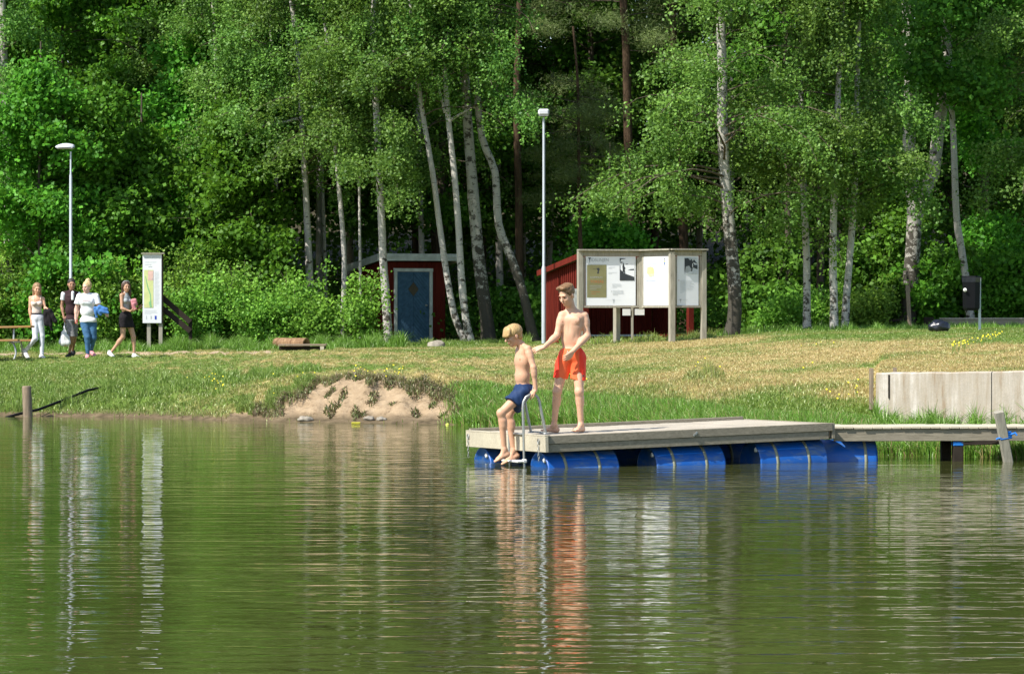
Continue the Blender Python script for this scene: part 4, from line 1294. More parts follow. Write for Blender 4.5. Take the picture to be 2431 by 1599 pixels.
# ------------------------------------------------------------ log, low timber deck, picnic table
a = W(655, 820, 83.0); b = W(724, 822, 82.45); zg = ground(a.x, a.y)
m = MB(); ax = (Vector((b.x, b.y, 0)) - Vector((a.x, a.y, 0))); L = ax.length + .05; r_ = .145
m.lathe((a.x, a.y, zg + r_ - .01), ax, [(0, 0), (.0, r_ * .95), (.05, r_ * 1.03), (L * .5, r_), (L - .02, r_ * 1.02), (L, r_ * .97), (L, r_ * .72), (L - .30, r_ * .66), (L - .30, 0)], 22)
tag(m.build('hollow_log', rough_bark('brown_log', (.10, .05, .03), (.36, .23, .13))), 'short thick brown log with a dark hollow end, lying in front of the bushes', 'log')
a = W(668, 833, 80.2); zg = ground(a.x, a.y)
ld = thing('low_timber_platform', (a.x + .5, a.y, zg), 'low weathered timber platform on the grass beside the hollow log', 'platform')
m = MB()
for k in range(4): m.box((a.x + .50, 80.05 + .13 * k, zg + .135 + .003 * k), (1.12, .12, .035), (Vector((1, .12, 0)).normalized(), Vector((-.12, 1, 0)).normalized(), Vector((0, 0, 1))), bev=.004)
m.build('top_board', OLDW, ld)
m = MB(); m.box((a.x + .5, 80.3, zg + .06), (1.1, .3, .09)); m.build('joist', DARKW, ld)
m = MB(); m.box((a.x + .98, 80.03, zg + .055), (.09, .12, .11)); m.build('foot_block', PALEW, ld)

pt = thing('picnic_table', W(-30, 855, 73), 'picnic table of orange brown planks with curved metal legs at the left edge', 'picnic table')
ORW = wood('orange_plank', (.28, .13, .035), (.50, .28, .09))
tz = H - (777 - HY) / F * 73; bz = H - (808.5 - HY) / F * 73; xr = (74 - CX) / F * 73; zg = ground(xr - .6, 73)
for (zz, xe, nb_, y0, nm) in ((tz, xr, 4, 73.0, 'table_top'), (bz, (54 - CX) / F * 73, 2, 72.35, 'bench_seat')):
    m = MB()
    for k in range(nb_):
        m.box((xe - 1.0, y0 + .15 * k, zz), (2.0, .14, .045), (Vector((1, -.0, .018)).normalized(), Vector((0, 1, 0)), Vector((-.018, 0, 1)).normalized()), bev=.006)
    m.build(nm, ORW, pt)
m = MB()
for k in range(2): m.box((xr - 1.1, 74.0 + .15 * k, bz), (2.0, .14, .045), bev=.006)
m.build('bench_seat', ORW, pt)
for xx in (.25, 1.6):
    m = MB(); xl = (38 - CX) / F * 72.4 - xx + .25
    m.tube([(xl - .14, 72.45, bz - .02), (xl - .05, 72.4, bz - .06), (xl - .01, 72.38, bz - .18), (xl + .005, 72.36, zg + .1), (xl - .03, 72.33, zg - .02)], .022, 8)
    m.tube([(xl - .14, 72.45, bz - .03), (xl - .14, 73.2, bz - .03), (xl - .14, 74.1, bz - .03)], .022, 8)
    m.tube([(xl - .14, 73.0, bz), (xl - .14, 73.05, tz - .03)], .022, 8); m.tube([(xl - .14, 74.1, bz - .03), (xl - .1, 74.15, zg)], .022, 8)
    m.build('leg', STEEL, pt)

# ------------------------------------------------------------ lamp posts
LHEAD = simple('lamp_head_grey', (.58, .60, .64), .4, .5, 0, .05)
def lamp(px, D, ytop, label, kind):
    X = (px - CX) / F * D; zg = ground(X, D); zt_ = H + (HY - ytop) / F * D
    r = thing('lamp_post', (X, D, zg), label, 'lamp post')
    m = MB()
    if kind == 'A':
        m.lathe((X, D, zg - .1), (0, 0, 1), [(0, .05), (1.2, .05), (1.24, .036), (zt_ - zg - .55, .034), (zt_ - zg - .50, .022), (zt_ - zg + .02, .021)], 14)
        m.build('pole', GALV, r)
        vs, fs = [], []; n, k = 12, 10; Lh, Wh = .44, .17
        m = MB()
        for i in range(n + 1):
            t_ = i / n; x = X + .085 - Lh * t_; hw = Wh * math.sin(math.pi * (.12 + .76 * t_)) ** .6
            top = .105 * (math.sin(math.pi * (.16 + .78 * t_)) ** .6)
            for j in range(k + 1):
                a = math.pi * j / k
                vs.append((x, D + hw * math.cos(a), zt_ + .015 + top * math.sin(a)))
        for i in range(n):
            for j in range(k): fs.append((i * (k + 1) + j, i * (k + 1) + j + 1, (i + 1) * (k + 1) + j + 1, (i + 1) * (k + 1) + j))
        fs.append(tuple(range(k + 1))[::-1]); fs.append(tuple(n * (k + 1) + j for j in range(k + 1)))
        m.add(vs, fs, True); hd = m.build('lamp_head', LHEAD, r)
        m = MB(); m.box((X - .13, D, zt_ + .0), (.38, .26, .04), bev=.015); m.build('diffuser', simple('lamp_glass', (.32, .34, .33), .3), hd)
    else:
        j = 1.93
        m.lathe((X, D, zg - .1), (0, 0, 1), [(0, .056), (j, .055), (j + .06, .04), (j + .08, .035), (zt_ - zg - .12, .031), (zt_ - zg - .05, .026), (zt_ - zg, .02)], 16)
        m.build('pole', GALV, r)
        m = MB(); m.box((X - .005, D - .02, zt_ - .005), (.265, .50, .15), bev=.035); hd = m.build('lamp_head', LHEAD, r)
        m = MB(); m.box((X - .005, D - .05, zt_ - .085), (.22, .40, .02)); m.build('diffuser', simple('lamp_glass2', (.32, .34, .33), .3), hd)
lamp(168, 80.5, 352, 'grey lamp post with a dome shaped head pointing left, behind the walking group', 'A')
lamp(1291, 81.5, 267, 'pale grey lamp post with a small box shaped head between the shed and the shelter', 'B')

# ------------------------------------------------------------ right lawn things
D = 74.3; bx = (2305 - CX) / F * D; zt_ = H + (HY - 656) / F * D; zb_ = H + (HY - 737) / F * D; px_ = (2327 - CX) / F * D
zg = ground(px_, D)
lb = thing('litter_bin', (px_, D, zg), 'black litter bin with a round white sticker on a thin post', 'litter bin')
m = MB()
def hexa(mb, c, r, z0, z1, r0=None, mi=0):
    r0 = r0 or r
    vs = [(c.x + rr * math.cos(a), c.y + rr * math.sin(a) * .85, z) for z, rr in ((z0, r0), (z1, r)) for a in [math.pi / 6 + i * math.pi / 3 + .35 for i in range(6)]]
    mb.add(vs, [(i, (i + 1) % 6, 6 + (i + 1) % 6, 6 + i) for i in range(6)] + [tuple(range(6))[::-1], tuple(range(6, 12))], mi=mi)
cb = Vector((bx, D - .05, 0))
hexa(m, cb, .195, zb_ + .06, zt_ - .12, .185); hexa(m, cb, .185, zb_, zb_ + .06, .15)
m.build('body', BLACKP, lb)
m = MB(); hexa(m, cb, .21, zt_ - .125, zt_ - .02, .20); m.build('bag_rim', NAVYP, lb)
m = MB(); hexa(m, cb, .20, zt_ - .02, zt_ + .01, .21); m.build('lid', BLACKP, lb)
m = MB(); m.box((px_, D + .1, (zg - .1 + zt_ - .02) / 2), (.055, .055, zt_ - zg + .08)); m.build('post', GALV, lb)
m = MB(); q = W(2291, 688, D - .275); m.lathe((q.x + .008, q.y + .055, q.z), Vector((-.55, -.8, 0)), [(0, .042), (.004, .042), (.0041, 0)], 18); stk = m.build('sticker', WHITEP, lb)
m = MB(); m.lathe((q.x + .004, q.y + .048, q.z + .01), Vector((-.55, -.8, 0)), [(0, .010), (.003, .010), (.0031, 0)], 10); m.beam((q.x + .004, q.y + .046, q.z + .004), (q.x + .006, q.y + .046, q.z - .024), .010, .010); m.build('print', INK, stk)

def blob(name, c, r, mat, label, cat, seed=0, n=20, amp=.22, flat=0.0):
    vs, fs = [], []
    for i in range(n + 1):
        th_ = math.pi * i / n
        for j in range(2 * n):
            ph = math.pi * j / n
            d = Vector((math.sin(th_) * math.cos(ph), math.sin(th_) * math.sin(ph), math.cos(th_)))
            k = 1 + amp * noise.noise(d * 1.6 + Vector((seed, 0, 0))) + amp * .5 * noise.noise(d * 5 + Vector((seed, 3, 0)))
            z = d.z * r[2] * k
            if z < -r[2] * .8: z = -r[2] * .8
            vs.append((c[0] + d.x * r[0] * k, c[1] + d.y * r[1] * k, c[2] + z))
    for i in range(n):
        for j in range(2 * n): fs.append((i * 2 * n + j, (i + 1) * 2 * n + j, (i + 1) * 2 * n + (j + 1) % (2 * n), i * 2 * n + (j + 1) % (2 * n)))
    m = MB(); m.add(vs, fs, True); o = m.build(name, mat)
    return tag(o, label, cat)
q = W(2229, 795, 72.6); zg = ground(q.x, q.y)
blob('rubbish_bag', (q.x, q.y, zg + .11), (.225, .18, .145), NAVYP, 'full black plastic rubbish bag lying on the lawn left of the litter bin', 'bag', 4)

D = 81.5; xa = (2233 - CX) / F * D; zg = ground(xa, D)
te = thing('timber_edging', (xa + 1.5, D, zg), 'long low raised bed edging of grey boards behind the litter bin', 'timber edging')
zt_ = H + (HY - 756) / F * D
for k in range(2):
    m = MB(); m.box((xa + 2.3, D, zt_ - .095 - k * .172), (4.6, .05, .168), bev=.006); m.build('board', FASC, te)
m = MB(); m.box((xa + 2.3, D + .03, zt_ + .004), (4.64, .16, .03), bev=.004); m.build('top_board', DECKW, te)
D = 80.5; q0 = (2159 - CX) / F * D; zg = ground(q0, D); m = MB()
m.beam((q0 + .02, D, zg - .2), ((2154 - CX) / F * D, D, H + (HY - 676) / F * D), .09, .09, Vector((0, 1, 0)), bev=.005)
tag(m.build('wooden_stake', OLDW), 'upright brown timber stake in front of the forked birch', 'stake')
D = 84.2
a = W(2066, 764, D); b = W(2148, 758, D); m = MB(); m.beam(a, b, .30, .06)
for t_ in (.12, .88):
    c = a.lerp(b, t_); m.beam((c.x, c.y, c.z), (c.x, c.y, ground(c.x, c.y) - .1), .07, .07, Vector((1, 0, 0)))
tag(m.build('dark_bench', DARKW), 'low dark bench in the shade left of the timber stake', 'bench')
m = MB(); a = W(2205, 766, 83.2); m.box((a.x, a.y, a.z - .06), (.23, .2, .40), bev=.01); tag(m.build('dark_box', DARKW), 'small dark box in the shade between the stake and the timber edging', 'box')

# small things at the waterline
q = W(1063, 1006, 56.2); m = MB()
m.lathe((q.x, 56.0, .0), (0, 0, 1), [(-.03, 0), (-.026, .015), (-.012, .029), (0, .033), (.012, .031), (.024, .022), (.032, 0)], 16)
tag(m.build('ball', simple('yellow_ball', (.55, .62, .10), .6)), 'small yellow green ball at the waterline right of the sandy bank', 'ball')
m = MB(); q = W(846, 1003, 56.9); m.box((q.x, 56.75, .012), (.15, .05, .02), (Vector((1, .1, 0)).normalized(), Vector((-.1, 1, 0)).normalized(), Vector((0, 0, 1))), bev=.006)
tag(m.build('yellow_float', simple('yellow_plastic', (.65, .60, .05), .5)), 'flat yellow piece of plastic floating below the sandy bank', 'float')
STONE = simple('stone', (.30, .27, .22), .9, .1, 0, .3, 12, .01)
for i, (px_, D, r_, lab) in enumerate([(877, 57.15, .075, 'dark stone in the water below the sandy bank'), (905, 57.1, .07, 'second dark stone, to the right of the first below the sandy bank'),
                                    (725, 57.6, .10, 'pale flat stone at the foot of the bank left of the sandy patch'), (1035, 83.5, .19, 'flat grey stone in front of the shed door')]):
    X = (px_ - CX) / F * D; zz = ground(X, D)
    blob('stone', (X, D, max(zz, 0) + r_ * .25), (r_ * 1.3, r_, r_ * .6), STONE, lab, 'stone', i, 12, .3)

# ------------------------------------------------------------ bodies: smooth blended fields turned into one surface
def surface_net(Fd, org, h):
    S = Fd < 0
    A = [S[i:S.shape[0] - 1 + i, j:S.shape[1] - 1 + j, k:S.shape[2] - 1 + k] for i in (0, 1) for j in (0, 1) for k in (0, 1)]
    cnt = sum(a.astype(np.int8) for a in A)
    act = np.argwhere((cnt > 0) & (cnt < 8))
    idx = -np.ones(cnt.shape, np.int64); idx[tuple(act.T)] = np.arange(len(act))
    acc = np.zeros((len(act), 3)); num = np.zeros(len(act))
    cor = [(i, j, k) for i in (0, 1) for j in (0, 1) for k in (0, 1)]
    val = {c: Fd[act[:, 0] + c[0], act[:, 1] + c[1], act[:, 2] + c[2]] for c in cor}
    for a in cor:
        for ax in range(3):
            if a[ax] == 0:
                b = list(a); b[ax] = 1; b = tuple(b)
                va, vb = val[a], val[b]; m = (va < 0) != (vb < 0)
                t = np.where(m, va / np.where(m, va - vb, 1), 0)
                p = np.array(a, float)[None].repeat(len(act), 0); p[:, ax] += t
                acc[m] += p[m]; num[m] += 1
    co = (act + acc / num[:, None]) * h + org
    faces = []
    for ax in range(3):
        o1, o2 = [(1, 2), (2, 0), (0, 1)][ax]
        sl0 = [slice(None)] * 3; sl1 = [slice(None)] * 3; sl0[ax] = slice(0, -1); sl1[ax] = slice(1, None)
        a, b = S[tuple(sl0)], S[tuple(sl1)]
        E = np.argwhere(a != b)
        lim = np.array(cnt.shape)
        ok = (E[:, o1] > 0) & (E[:, o2] > 0) & (E[:, o1] < lim[o1]) & (E[:, o2] < lim[o2])
        E = E[ok]; fl = a[tuple(E.T)]
        q = []
        for d1, d2 in ((-1, -1), (0, -1), (0, 0), (-1, 0)):
            c = E.copy(); c[:, o1] += d1; c[:, o2] += d2; q.append(idx[tuple(c.T)])
        q = np.stack(q, 1); q[~fl] = q[~fl][:, ::-1]
        faces.append(q)
    return co, np.concatenate(faces)


class Fld:
    def __init__(self, h): self.p, self.h, self.cuts = [], h, []
    def cone(self, a, b, ra, rb, k=.02, clip=None, sub=False):
        self.p.append(('c', np.array(a, float), np.array(b, float), ra, rb, k, clip, sub)); return self
    def ell(self, c, r, M=None, k=.02, clip=None, sub=False):
        self.p.append(('e', np.array(c, float), np.array(r, float), None if M is None else np.array(M, float), None, k, clip, sub)); return self
    def cut(self, pt, n): self.cuts.append((np.array(pt, float), np.array(n, float) / np.linalg.norm(n))); return self
    def mesh(self, name, noise_amp=0, noise_scale=(20, 20, 20)):
        h = self.h; lo, hi = [], []
        for q in self.p:
            if q[7]: continue
            if q[0] == 'c':
                r = max(q[3], q[4]); lo.append(np.minimum(q[1], q[2]) - r); hi.append(np.maximum(q[1], q[2]) + r)
            else: r = q[2].max(); lo.append(q[1] - r); hi.append(q[1] + r)
        lo = np.min(lo, 0) - .03; hi = np.max(hi, 0) + .03
        n = np.ceil((hi - lo) / h).astype(int) + 1
        Fd = np.full(n, .15, np.float32)
        for q in self.p:
            k = q[5]; mg = k + 3 * h
            if q[0] == 'c':
                r = max(q[3], q[4]); l, u = np.minimum(q[1], q[2]) - r - mg, np.maximum(q[1], q[2]) + r + mg
            else: r = q[2].max(); l, u = q[1] - r - mg, q[1] + r + mg
            i0 = np.clip(((l - lo) / h).astype(int), 0, n - 1); i1 = np.clip(((u - lo) / h).astype(int) + 2, 1, n)
            ax = [lo[d] + h * np.arange(i0[d], i1[d]) for d in range(3)]
            P = np.stack(np.meshgrid(*ax, indexing='ij'), -1)
            if q[0] == 'c':
                ab = q[2] - q[1]; L2 = max(1e-9, ab @ ab)
                t = np.clip(((P - q[1]) @ ab) / L2, 0, 1)
                d = np.linalg.norm(P - q[1] - t[..., None] * ab, axis=-1) - (q[3] + (q[4] - q[3]) * t)
            else:
                v = P - q[1]
                if q[3] is not None: v = v @ q[3].T
                k0 = np.linalg.norm(v / q[2], axis=-1); k1 = np.linalg.norm(v / q[2] ** 2, axis=-1)
                d = k0 * (k0 - 1) / np.maximum(k1, 1e-6)
            if q[6] is not None:
                for (pt, nn) in (q[6] if isinstance(q[6], list) else [q[6]]):
                    nn = np.array(nn, float); nn /= np.linalg.norm(nn)
                    d = np.maximum(d, (P - np.array(pt, float)) @ nn)
            sl = tuple(slice(i0[d_], i1[d_]) for d_ in range(3))
            A = Fd[sl]
            if q[7]:
                B = -d; hh = np.clip(.5 - .5 * (A - B) / k, 0, 1)
                Fd[sl] = B * hh + A * (1 - hh) + k * hh * (1 - hh)
                Fd[sl] = np.maximum(A, Fd[sl])
            else:
                hh = np.clip(.5 + .5 * (A - d) / k, 0, 1)
                Fd[sl] = A * (1 - hh) + d * hh - k * hh * (1 - hh)
        if self.cuts:
            ax = [lo[d] + h * np.arange(n[d]) for d in range(3)]
            P = np.stack(np.meshgrid(*ax, indexing='ij'), -1)
            for pt, nn in self.cuts: Fd = np.maximum(Fd, ((P - pt) @ nn).astype(np.float32))
        co, fc = surface_net(Fd, lo, h)
        if noise_amp:
            for i in range(len(co)):
                p = co[i]
                q = noise.noise_vector((p[0] * noise_scale[0], p[1] * noise_scale[1], p[2] * noise_scale[2]))
                co[i] += np.array(q) * noise_amp
        return np_mesh(name, co, fc, True)


def frame(f, u=(0, 0, 1)):
    """rows: right-hand side axis, forward, up"""
    f = Vector(f).normalized(); r = f.cross(Vector(u)).normalized(); u2 = r.cross(f)
    return np.array([list(r), list(f), list(u2)])


def head(B, c, f, s=1.0, jaw=1.0):
    M = frame(f); c = np.array(c)
    def T(x, y, z): return c + (M.T @ np.array([x, y, z])) * s
    B.ell(T(0, -.012, .035), np.array((.074, .093, .083)) * s, M, .02)
    B.ell(T(0, .022, -.03), np.array((.057 * jaw, .066, .078)) * s, M, .03)
    B.ell(T(0, .052, -.088), np.array((.024 * jaw, .022, .02)) * s, M, .03)
    B.ell(T(0, .080, .026), np.array((.046, .012, .012)) * s, M, .015)
    B.ell(T(.032, .066, -.022), np.array((.022, .016, .02)) * s, M, .02)
    B.ell(T(-.032, .066, -.022), np.array((.022, .016, .02)) * s, M, .02)
    B.cone(T(0, .088, .008), T(0, .106, -.024), .008 * s, .0125 * s, .010)
    B.ell(T(0, .080, -.056), np.array((.022, .012, .012)) * s, M, .008)
    for sg in (-1, 1):
        B.ell(T(sg * .030, .094, .004), np.array((.015, .010, .009)) * s, M, .008, sub=True)
        B.ell(T(sg * .076, -.006, -.006), np.array((.009, .018, .030)) * s, M, .006)
    marks = []
    for sg in (-1, 1):
        marks.append((T(sg * .030, .084, .002), .014 * s, (.16, .11, .09)))  # dark eyes, with the shade of their sockets painted in
        marks.append((T(sg * .032, .088, .023), .012 * s, (.40, .28, .20)))
        marks.append((T(sg * .020, .092, .025), .010 * s, (.40, .28, .20)))
    for x in (-.014, 0, .014): marks.append((T(x, .092, -.056), .009 * s, (.80, .42, .42)))
    return T, M, marks


def hand(B, wr, d, n, side, L=.18, curl=.35, spread=.12, thumb=.8, k=.004, rad=1.0):
    """wr: wrist; d: direction of the fingers; n: direction the palm faces; side: +-1 thumb side"""
    d = Vector(d).normalized(); n = Vector(n); n = (n - d * n.dot(d)).normalized(); s = d.cross(n) * side
    wr = Vector(wr); u = L / .18
    kn = []
    for i, (o, ln) in enumerate(((.030, .88), (.011, 1.0), (-.009, .94), (-.028, .76))):
        p = wr + d * (.082 - .006 * abs(i - 1.3)) * u + s * o * u
        B.cone(wr + d * .012 + s * o * .55, p, .017 * u * rad, .0115 * u * rad, .012)
        dd = (d + s * (o * spread * 20)).normalized(); a = curl * (.8 + .12 * i)
        q = p
        for seg, r0, r1 in ((.042, .0100, .0092), (.026, .0092, .0084), (.020, .0084, .0070)):
            dd = (dd * math.cos(a) + n * math.sin(a)).normalized()
            q2 = q + dd * seg * ln * u
            B.cone(q, q2, r0 * u * rad, r1 * u * rad, k); q = q2
            n2 = n
        kn.append(q)
    t0 = wr + d * .022 * u + s * .022 * u
    d1 = (d * .62 + s * .70 * thumb + n * .30).normalized(); t1 = t0 + d1 * .038 * u
    d2 = (d * .85 + s * .25 * thumb + n * .40).normalized(); t2 = t1 + d2 * .030 * u; t3 = t2 + d2 * .022 * u
    B.cone(t0, t1, .015 * u * rad, .0115 * u * rad, .010); B.cone(t1, t2, .0112 * u * rad, .0098 * u * rad, .005); B.cone(t2, t3, .0098 * u * rad, .008 * u * rad, .005)
    return kn


def foot(B, ank, heel, toe, s=1.0, toes=True, floor=None):
    ank, heel, toe = Vector(ank), Vector(heel), Vector(toe)
    d = (toe - heel).normalized(); side = d.cross(Vector((0, 0, 1))).normalized()
    cl = None if floor is None else [((0, 0, floor), (0, 0, -1))]
    B.cone(ank, heel, .034 * s, .034 * s, .02, cl)
    mid = heel.lerp(toe, .42) + Vector((0, 0, .018 * s))
    B.cone(ank, mid, .033 * s, .030 * s, .02, cl)
    for o in (-.022, .0, .022):
        b = heel.lerp(toe, .70) + side * o * s
        B.cone(heel + side * o * .4 * s, b, .028 * s, .020 * s, .018, cl); B.cone(mid, b + Vector((0, 0, .004)), .026 * s, .019 * s, .016, cl)
    if toes:
        for i, o in enumerate((-.034, -.017, -.001, .014, .029)):
            b0 = heel.lerp(toe, .70) + side * o * s; ln = (.30, .31, .29, .25, .21)[i]
            B.cone(b0, b0 + (toe - heel) * ln, .0115 * s, (.0115 if i in (0,) else .0085) * s, .006, cl)
    else:
        B.cone(heel.lerp(toe, .6), toe, .034 * s, .026 * s, .03, cl)


def limb(B, a, b, ra, rb, bulge=None, k=.025):
    """tapered limb; bulge=(t, radius, offset vector)"""
    B.cone(a, b, ra, rb, k)
    if bulge:
        t_, r, off = bulge; p = Vector(a).lerp(Vector(b), t_) + Vector(off)
        B.cone(p, p + (Vector(b) - Vector(a)) * .12, r, r * .92, .03)


def skin_paint(me, marks, base=(1, 1, 1), org=None):
    n = len(me.vertices); co = np.empty(n * 3, np.float32); me.vertices.foreach_get("co", co); co = co.reshape(-1, 3)
    col = np.ones((n, 4), np.float32); col[:, :3] = base
    for (p, r, c) in marks:
        d = np.linalg.norm(co - np.array(p, np.float32), axis=1); w = np.clip((r - d) / (r * .35), 0, 1)[:, None]
        col[:, :3] = col[:, :3] * (1 - w) + np.array(c, np.float32) * w
    set_attr(me, "paint", col, 'FLOAT_COLOR')
    return co


def skin_mat(name, c):
    t = NT(name); a = t.attr("paint", 'Color')
    f = t.noise(t.coords(), 9, 4)
    col = t.mix(1.0, t.ramp(f, [(.3, tuple(x * .93 for x in c)), (.7, c)]), a, 'MULTIPLY')
    p = t.principled(col, .52, .35)
    p.inputs['Subsurface Weight'].default_value = .12; p.inputs['Subsurface Radius'].default_value = (.012, .005, .003); p.inputs['Subsurface Scale'].default_value = 1
    return t.m


def cloth_mat(name, c, rough=.85, var=.12, scale=14, bump=.004, paint=False):
    t = NT(name); f = t.noise(t.coords(), scale, 5, .6)
    col = t.ramp(f, [(.3, tuple(x * (1 - var) for x in c)), (.7, tuple(min(1, x * (1 + var)) for x in c))])
    if paint: col = t.mix(1.0, col, t.attr("paint", 'Color'), 'MULTIPLY')
    t.principled(col, rough, .15, 0, t.bump(f, .5, bump))
    return t.m


def hair_mat(name, c1, c2):
    t = NT(name); f = t.noise(t.coords((60, 60, 9)), 1.5, 4, .6)
    t.principled(t.ramp(f, [(.3, c1), (.7, c2)]), .5, .4, 0, t.bump(f, .7, .006))
    return t.m


SKIN_A = skin_mat("pale_skin", (.70, .42, .275)); SKIN_B = skin_mat("light_skin", (.64, .37, .235))
SKIN_C = skin_mat("tanned_skin", (.40, .22, .14)); SKIN_D = skin_mat("rosy_skin", (.70, .43, .34))


def hairs(name, mb_pts, mat, parent):
    m = MB()
    for pts, r in mb_pts: m.tube(pts, [r * (1 - .7 * i / (len(pts) - 1)) for i in range(len(pts))], 5, cap=True)
    return m.build(name, mat, parent)


def strands(T, roots, n, rng, ln, dirf, r=.006, nseg=4):
    out = []
    return out

# ============================================================ the standing boy
h_ = .0062
Y = 41.0
def J(x, y, dy=0): return W(x, y, Y + dy)
def deckz(p):
    a = (Vector(p) - N0).dot(DA); w = (Vector(p) - N0).dot(DW)
    return DK(a, w, 0).z
p1 = thing('person', (.60, 41.0, deckz((.60, 41.0, .39))), 'standing barefoot boy in bright orange swim shorts reaching out to the other boy', 'person')
B = Fld(h_)
fb = Vector((-.28, -.96, 0)).normalized(); MF = frame(fb); lat = Vector(MF[0])     # lat: his own right-hand... axis
if lat.x > 0: lat = -lat                                                        # points to the left of the picture
neck = J(1358, 741, .02); chest = J(1356, 771, .01); waist = J(1355.5, 806, .01); pel = J(1357, 838, .01)
B.ell(chest, (.146, .094, .16), MF, .03)
B.ell(J(1357, 754, .015), (.155, .082, .080), MF, .03)
B.ell(waist, (.122, .084, .14), MF, .05)
B.ell(pel, (.135, .098, .10), MF, .04)
for sg in (-1, 1):
    B.ell(J(1356, 760) + lat * sg * .063 + fb * .062, (.062, .020, .042), MF, .03)
B.ell(J(1355.5, 792) + fb * .058, (.05, .020, .07), MF, .03)
B.ell(J(1355.5, 778) + fb * .098, (.006, .012, .05), MF, .02, sub=True)
hc = J(1346, 701, -.045); hf = Vector((-.58, -.70, -.40))
B.cone(neck + Vector((0, .015, -.02)), hc + Vector((.025, .035, -.05)), .060, .054, .03)
sR, sL = J(1335, 749, .0), J(1387, 750, .03)
for s_ in (sR, sL): B.cone(neck + Vector((0, .01, .018)), s_ + Vector((0, 0, .014)), .040, .034, .04)
eR, eL = J(1322, 797, -.04), J(1394, 797, .0)
wR, wL = J(1291.5, 823.5, -.26), J(1359.5, 834, -.17)
limb(B, sR, eR, .052, .039, (.25, .050, (0, 0, 0))); limb(B, eR, wR, .039, .027, (.22, .041, (0, 0, 0)))
limb(B, sL, eL, .052, .039, (.25, .050, (0, 0, 0))); limb(B, eL, wL, .039, .027, (.22, .041, (0, 0, 0)))
hand(B, wR, (-.93, -.25, -.22), (-.15, .55, -.8), -1, .185, .26, .16, .9)
hand(B, wL, (-.62, -.30, -.70), (-.5, .8, .1), 1, .175, .42, .10, .8)
kR, kL = J(1323, 929, -.06), J(1375, 929, -.08)
aR, aL = J(1315.5, 1008, .02), J(1379, 1006, -.03)
hR, hL = J(1341, 852, .01), J(1373, 852, .01)
limb(B, hR, kR, .084, .051); limb(B, hL, kL, .084, .051)
for kk in (kR, kL): B.ell(kk + fb * .012, (.046, .044, .05), MF, .02)
limb(B, kR, aR, .050, .033, (.22, .050, -fb * .018)); limb(B, kL, aL, .050, .033, (.22, .050, -fb * .018))
zR = deckz(aR); zL = deckz(aL)
foot(B, aR, (aR.x + .030, aR.y + .02, zR + .034), (aR.x - .135, aR.y + .13, zR + .024), 1.0, True, zR + .002)
foot(B, aL, (aL.x + .015, aL.y + .035, zL + .034), (aL.x - .095, aL.y - .165, zL + .024), 1.0, True, zL + .002)
T, M, marks = head(B, hc, hf, 1.14)
nR, nL = J(1334, 764, -.1), J(1369.5, 766, -.1)
marks += [(J(1356, 764) + lat * sg * .083 + fb * .088, .013, (.72, .50, .46)) for sg in (-1, 1)]
marks += [(J(1345.5, 811) + fb * .09, .008, (.60, .48, .42))]
me = B.mesh('body'); skin_paint(me, marks)
link_mesh('body', me, SKIN_A, p1)
# hair: short at the sides, swept up and forward on top
Hh = Fld(.006)
Hh.ell(T(0, -.016, .042), np.array((.0785, .097, .084)) * 1.15, M, .01, clip=[(T(0, .064, .058), M.T @ np.array((0, 1, -.42))), (T(0, -.02, -.030), M.T @ np.array((0, .45, -1)))])
for i in range(12):
    x = -.052 + .0095 * i
    Hh.cone(T(x, -.055, .100 - 4 * x * x), T(x * .9 + .006, .062 + .010 * math.sin(i * 2.1), .112 - 5 * x * x + .006 * math.sin(i * 1.3)), .020, .015, .018)
me = Hh.mesh('hair', .003, (30, 30, 70)); link_mesh('hair', me, hair_mat("brown_hair", (.075, .038, .016), (.34, .195, .09)), p1)
# shorts
S = Fld(.007)
S.ell(pel + Vector((0, 0, -.01)), (.150, .116, .115), MF, .03)
S.cone(hR, J(1327, 905, -.02), .100, .088, .03); S.cone(hL, J(1372, 910, -.03), .100, .092, .03)
S.cone(pel, pel + Vector((0, 0, -.08)), .085, .06, .03)
S.cut(J(1357, 826), (0.02, 0, 1)); S.cut(J(1351, 899), (-.11, 0, -1))
me = S.mesh('swim_shorts', .014, (15, 15, 8))
n = len(me.vertices); co = np.empty(n * 3, np.float32); me.vertices.foreach_get("co", co); co = co.reshape(-1, 3)
rel = (co - np.array(pel)) @ np.array(lat)
w = np.clip((np.abs(rel) - .112) / .012, 0, 1)[:, None]
col = np.ones((n, 4), np.float32); col[:, :3] = 1 * (1 - w) + np.array((1.0, .38, .55)) * w
set_attr(me, "paint", col, 'FLOAT_COLOR')
sh = link_mesh('swim_shorts', me, cloth_mat("orange_cloth", (.98, .165, .060), .6, .10, 9, .006, True), p1)
m = MB()
for sg in (-1, 1):
    q = J(1354, 832) + fb * .125
    m.tube([q, q + Vector((sg * .012, 0, -.04)), q + Vector((sg * .018, .004, -.075))], .003, 5)
m.build('drawstring', WHITEP, sh)
m = MB(); q = J(1385, 892, -.10); m.box(q, (.018, .012, .022)); m.build('badge', INK, sh)

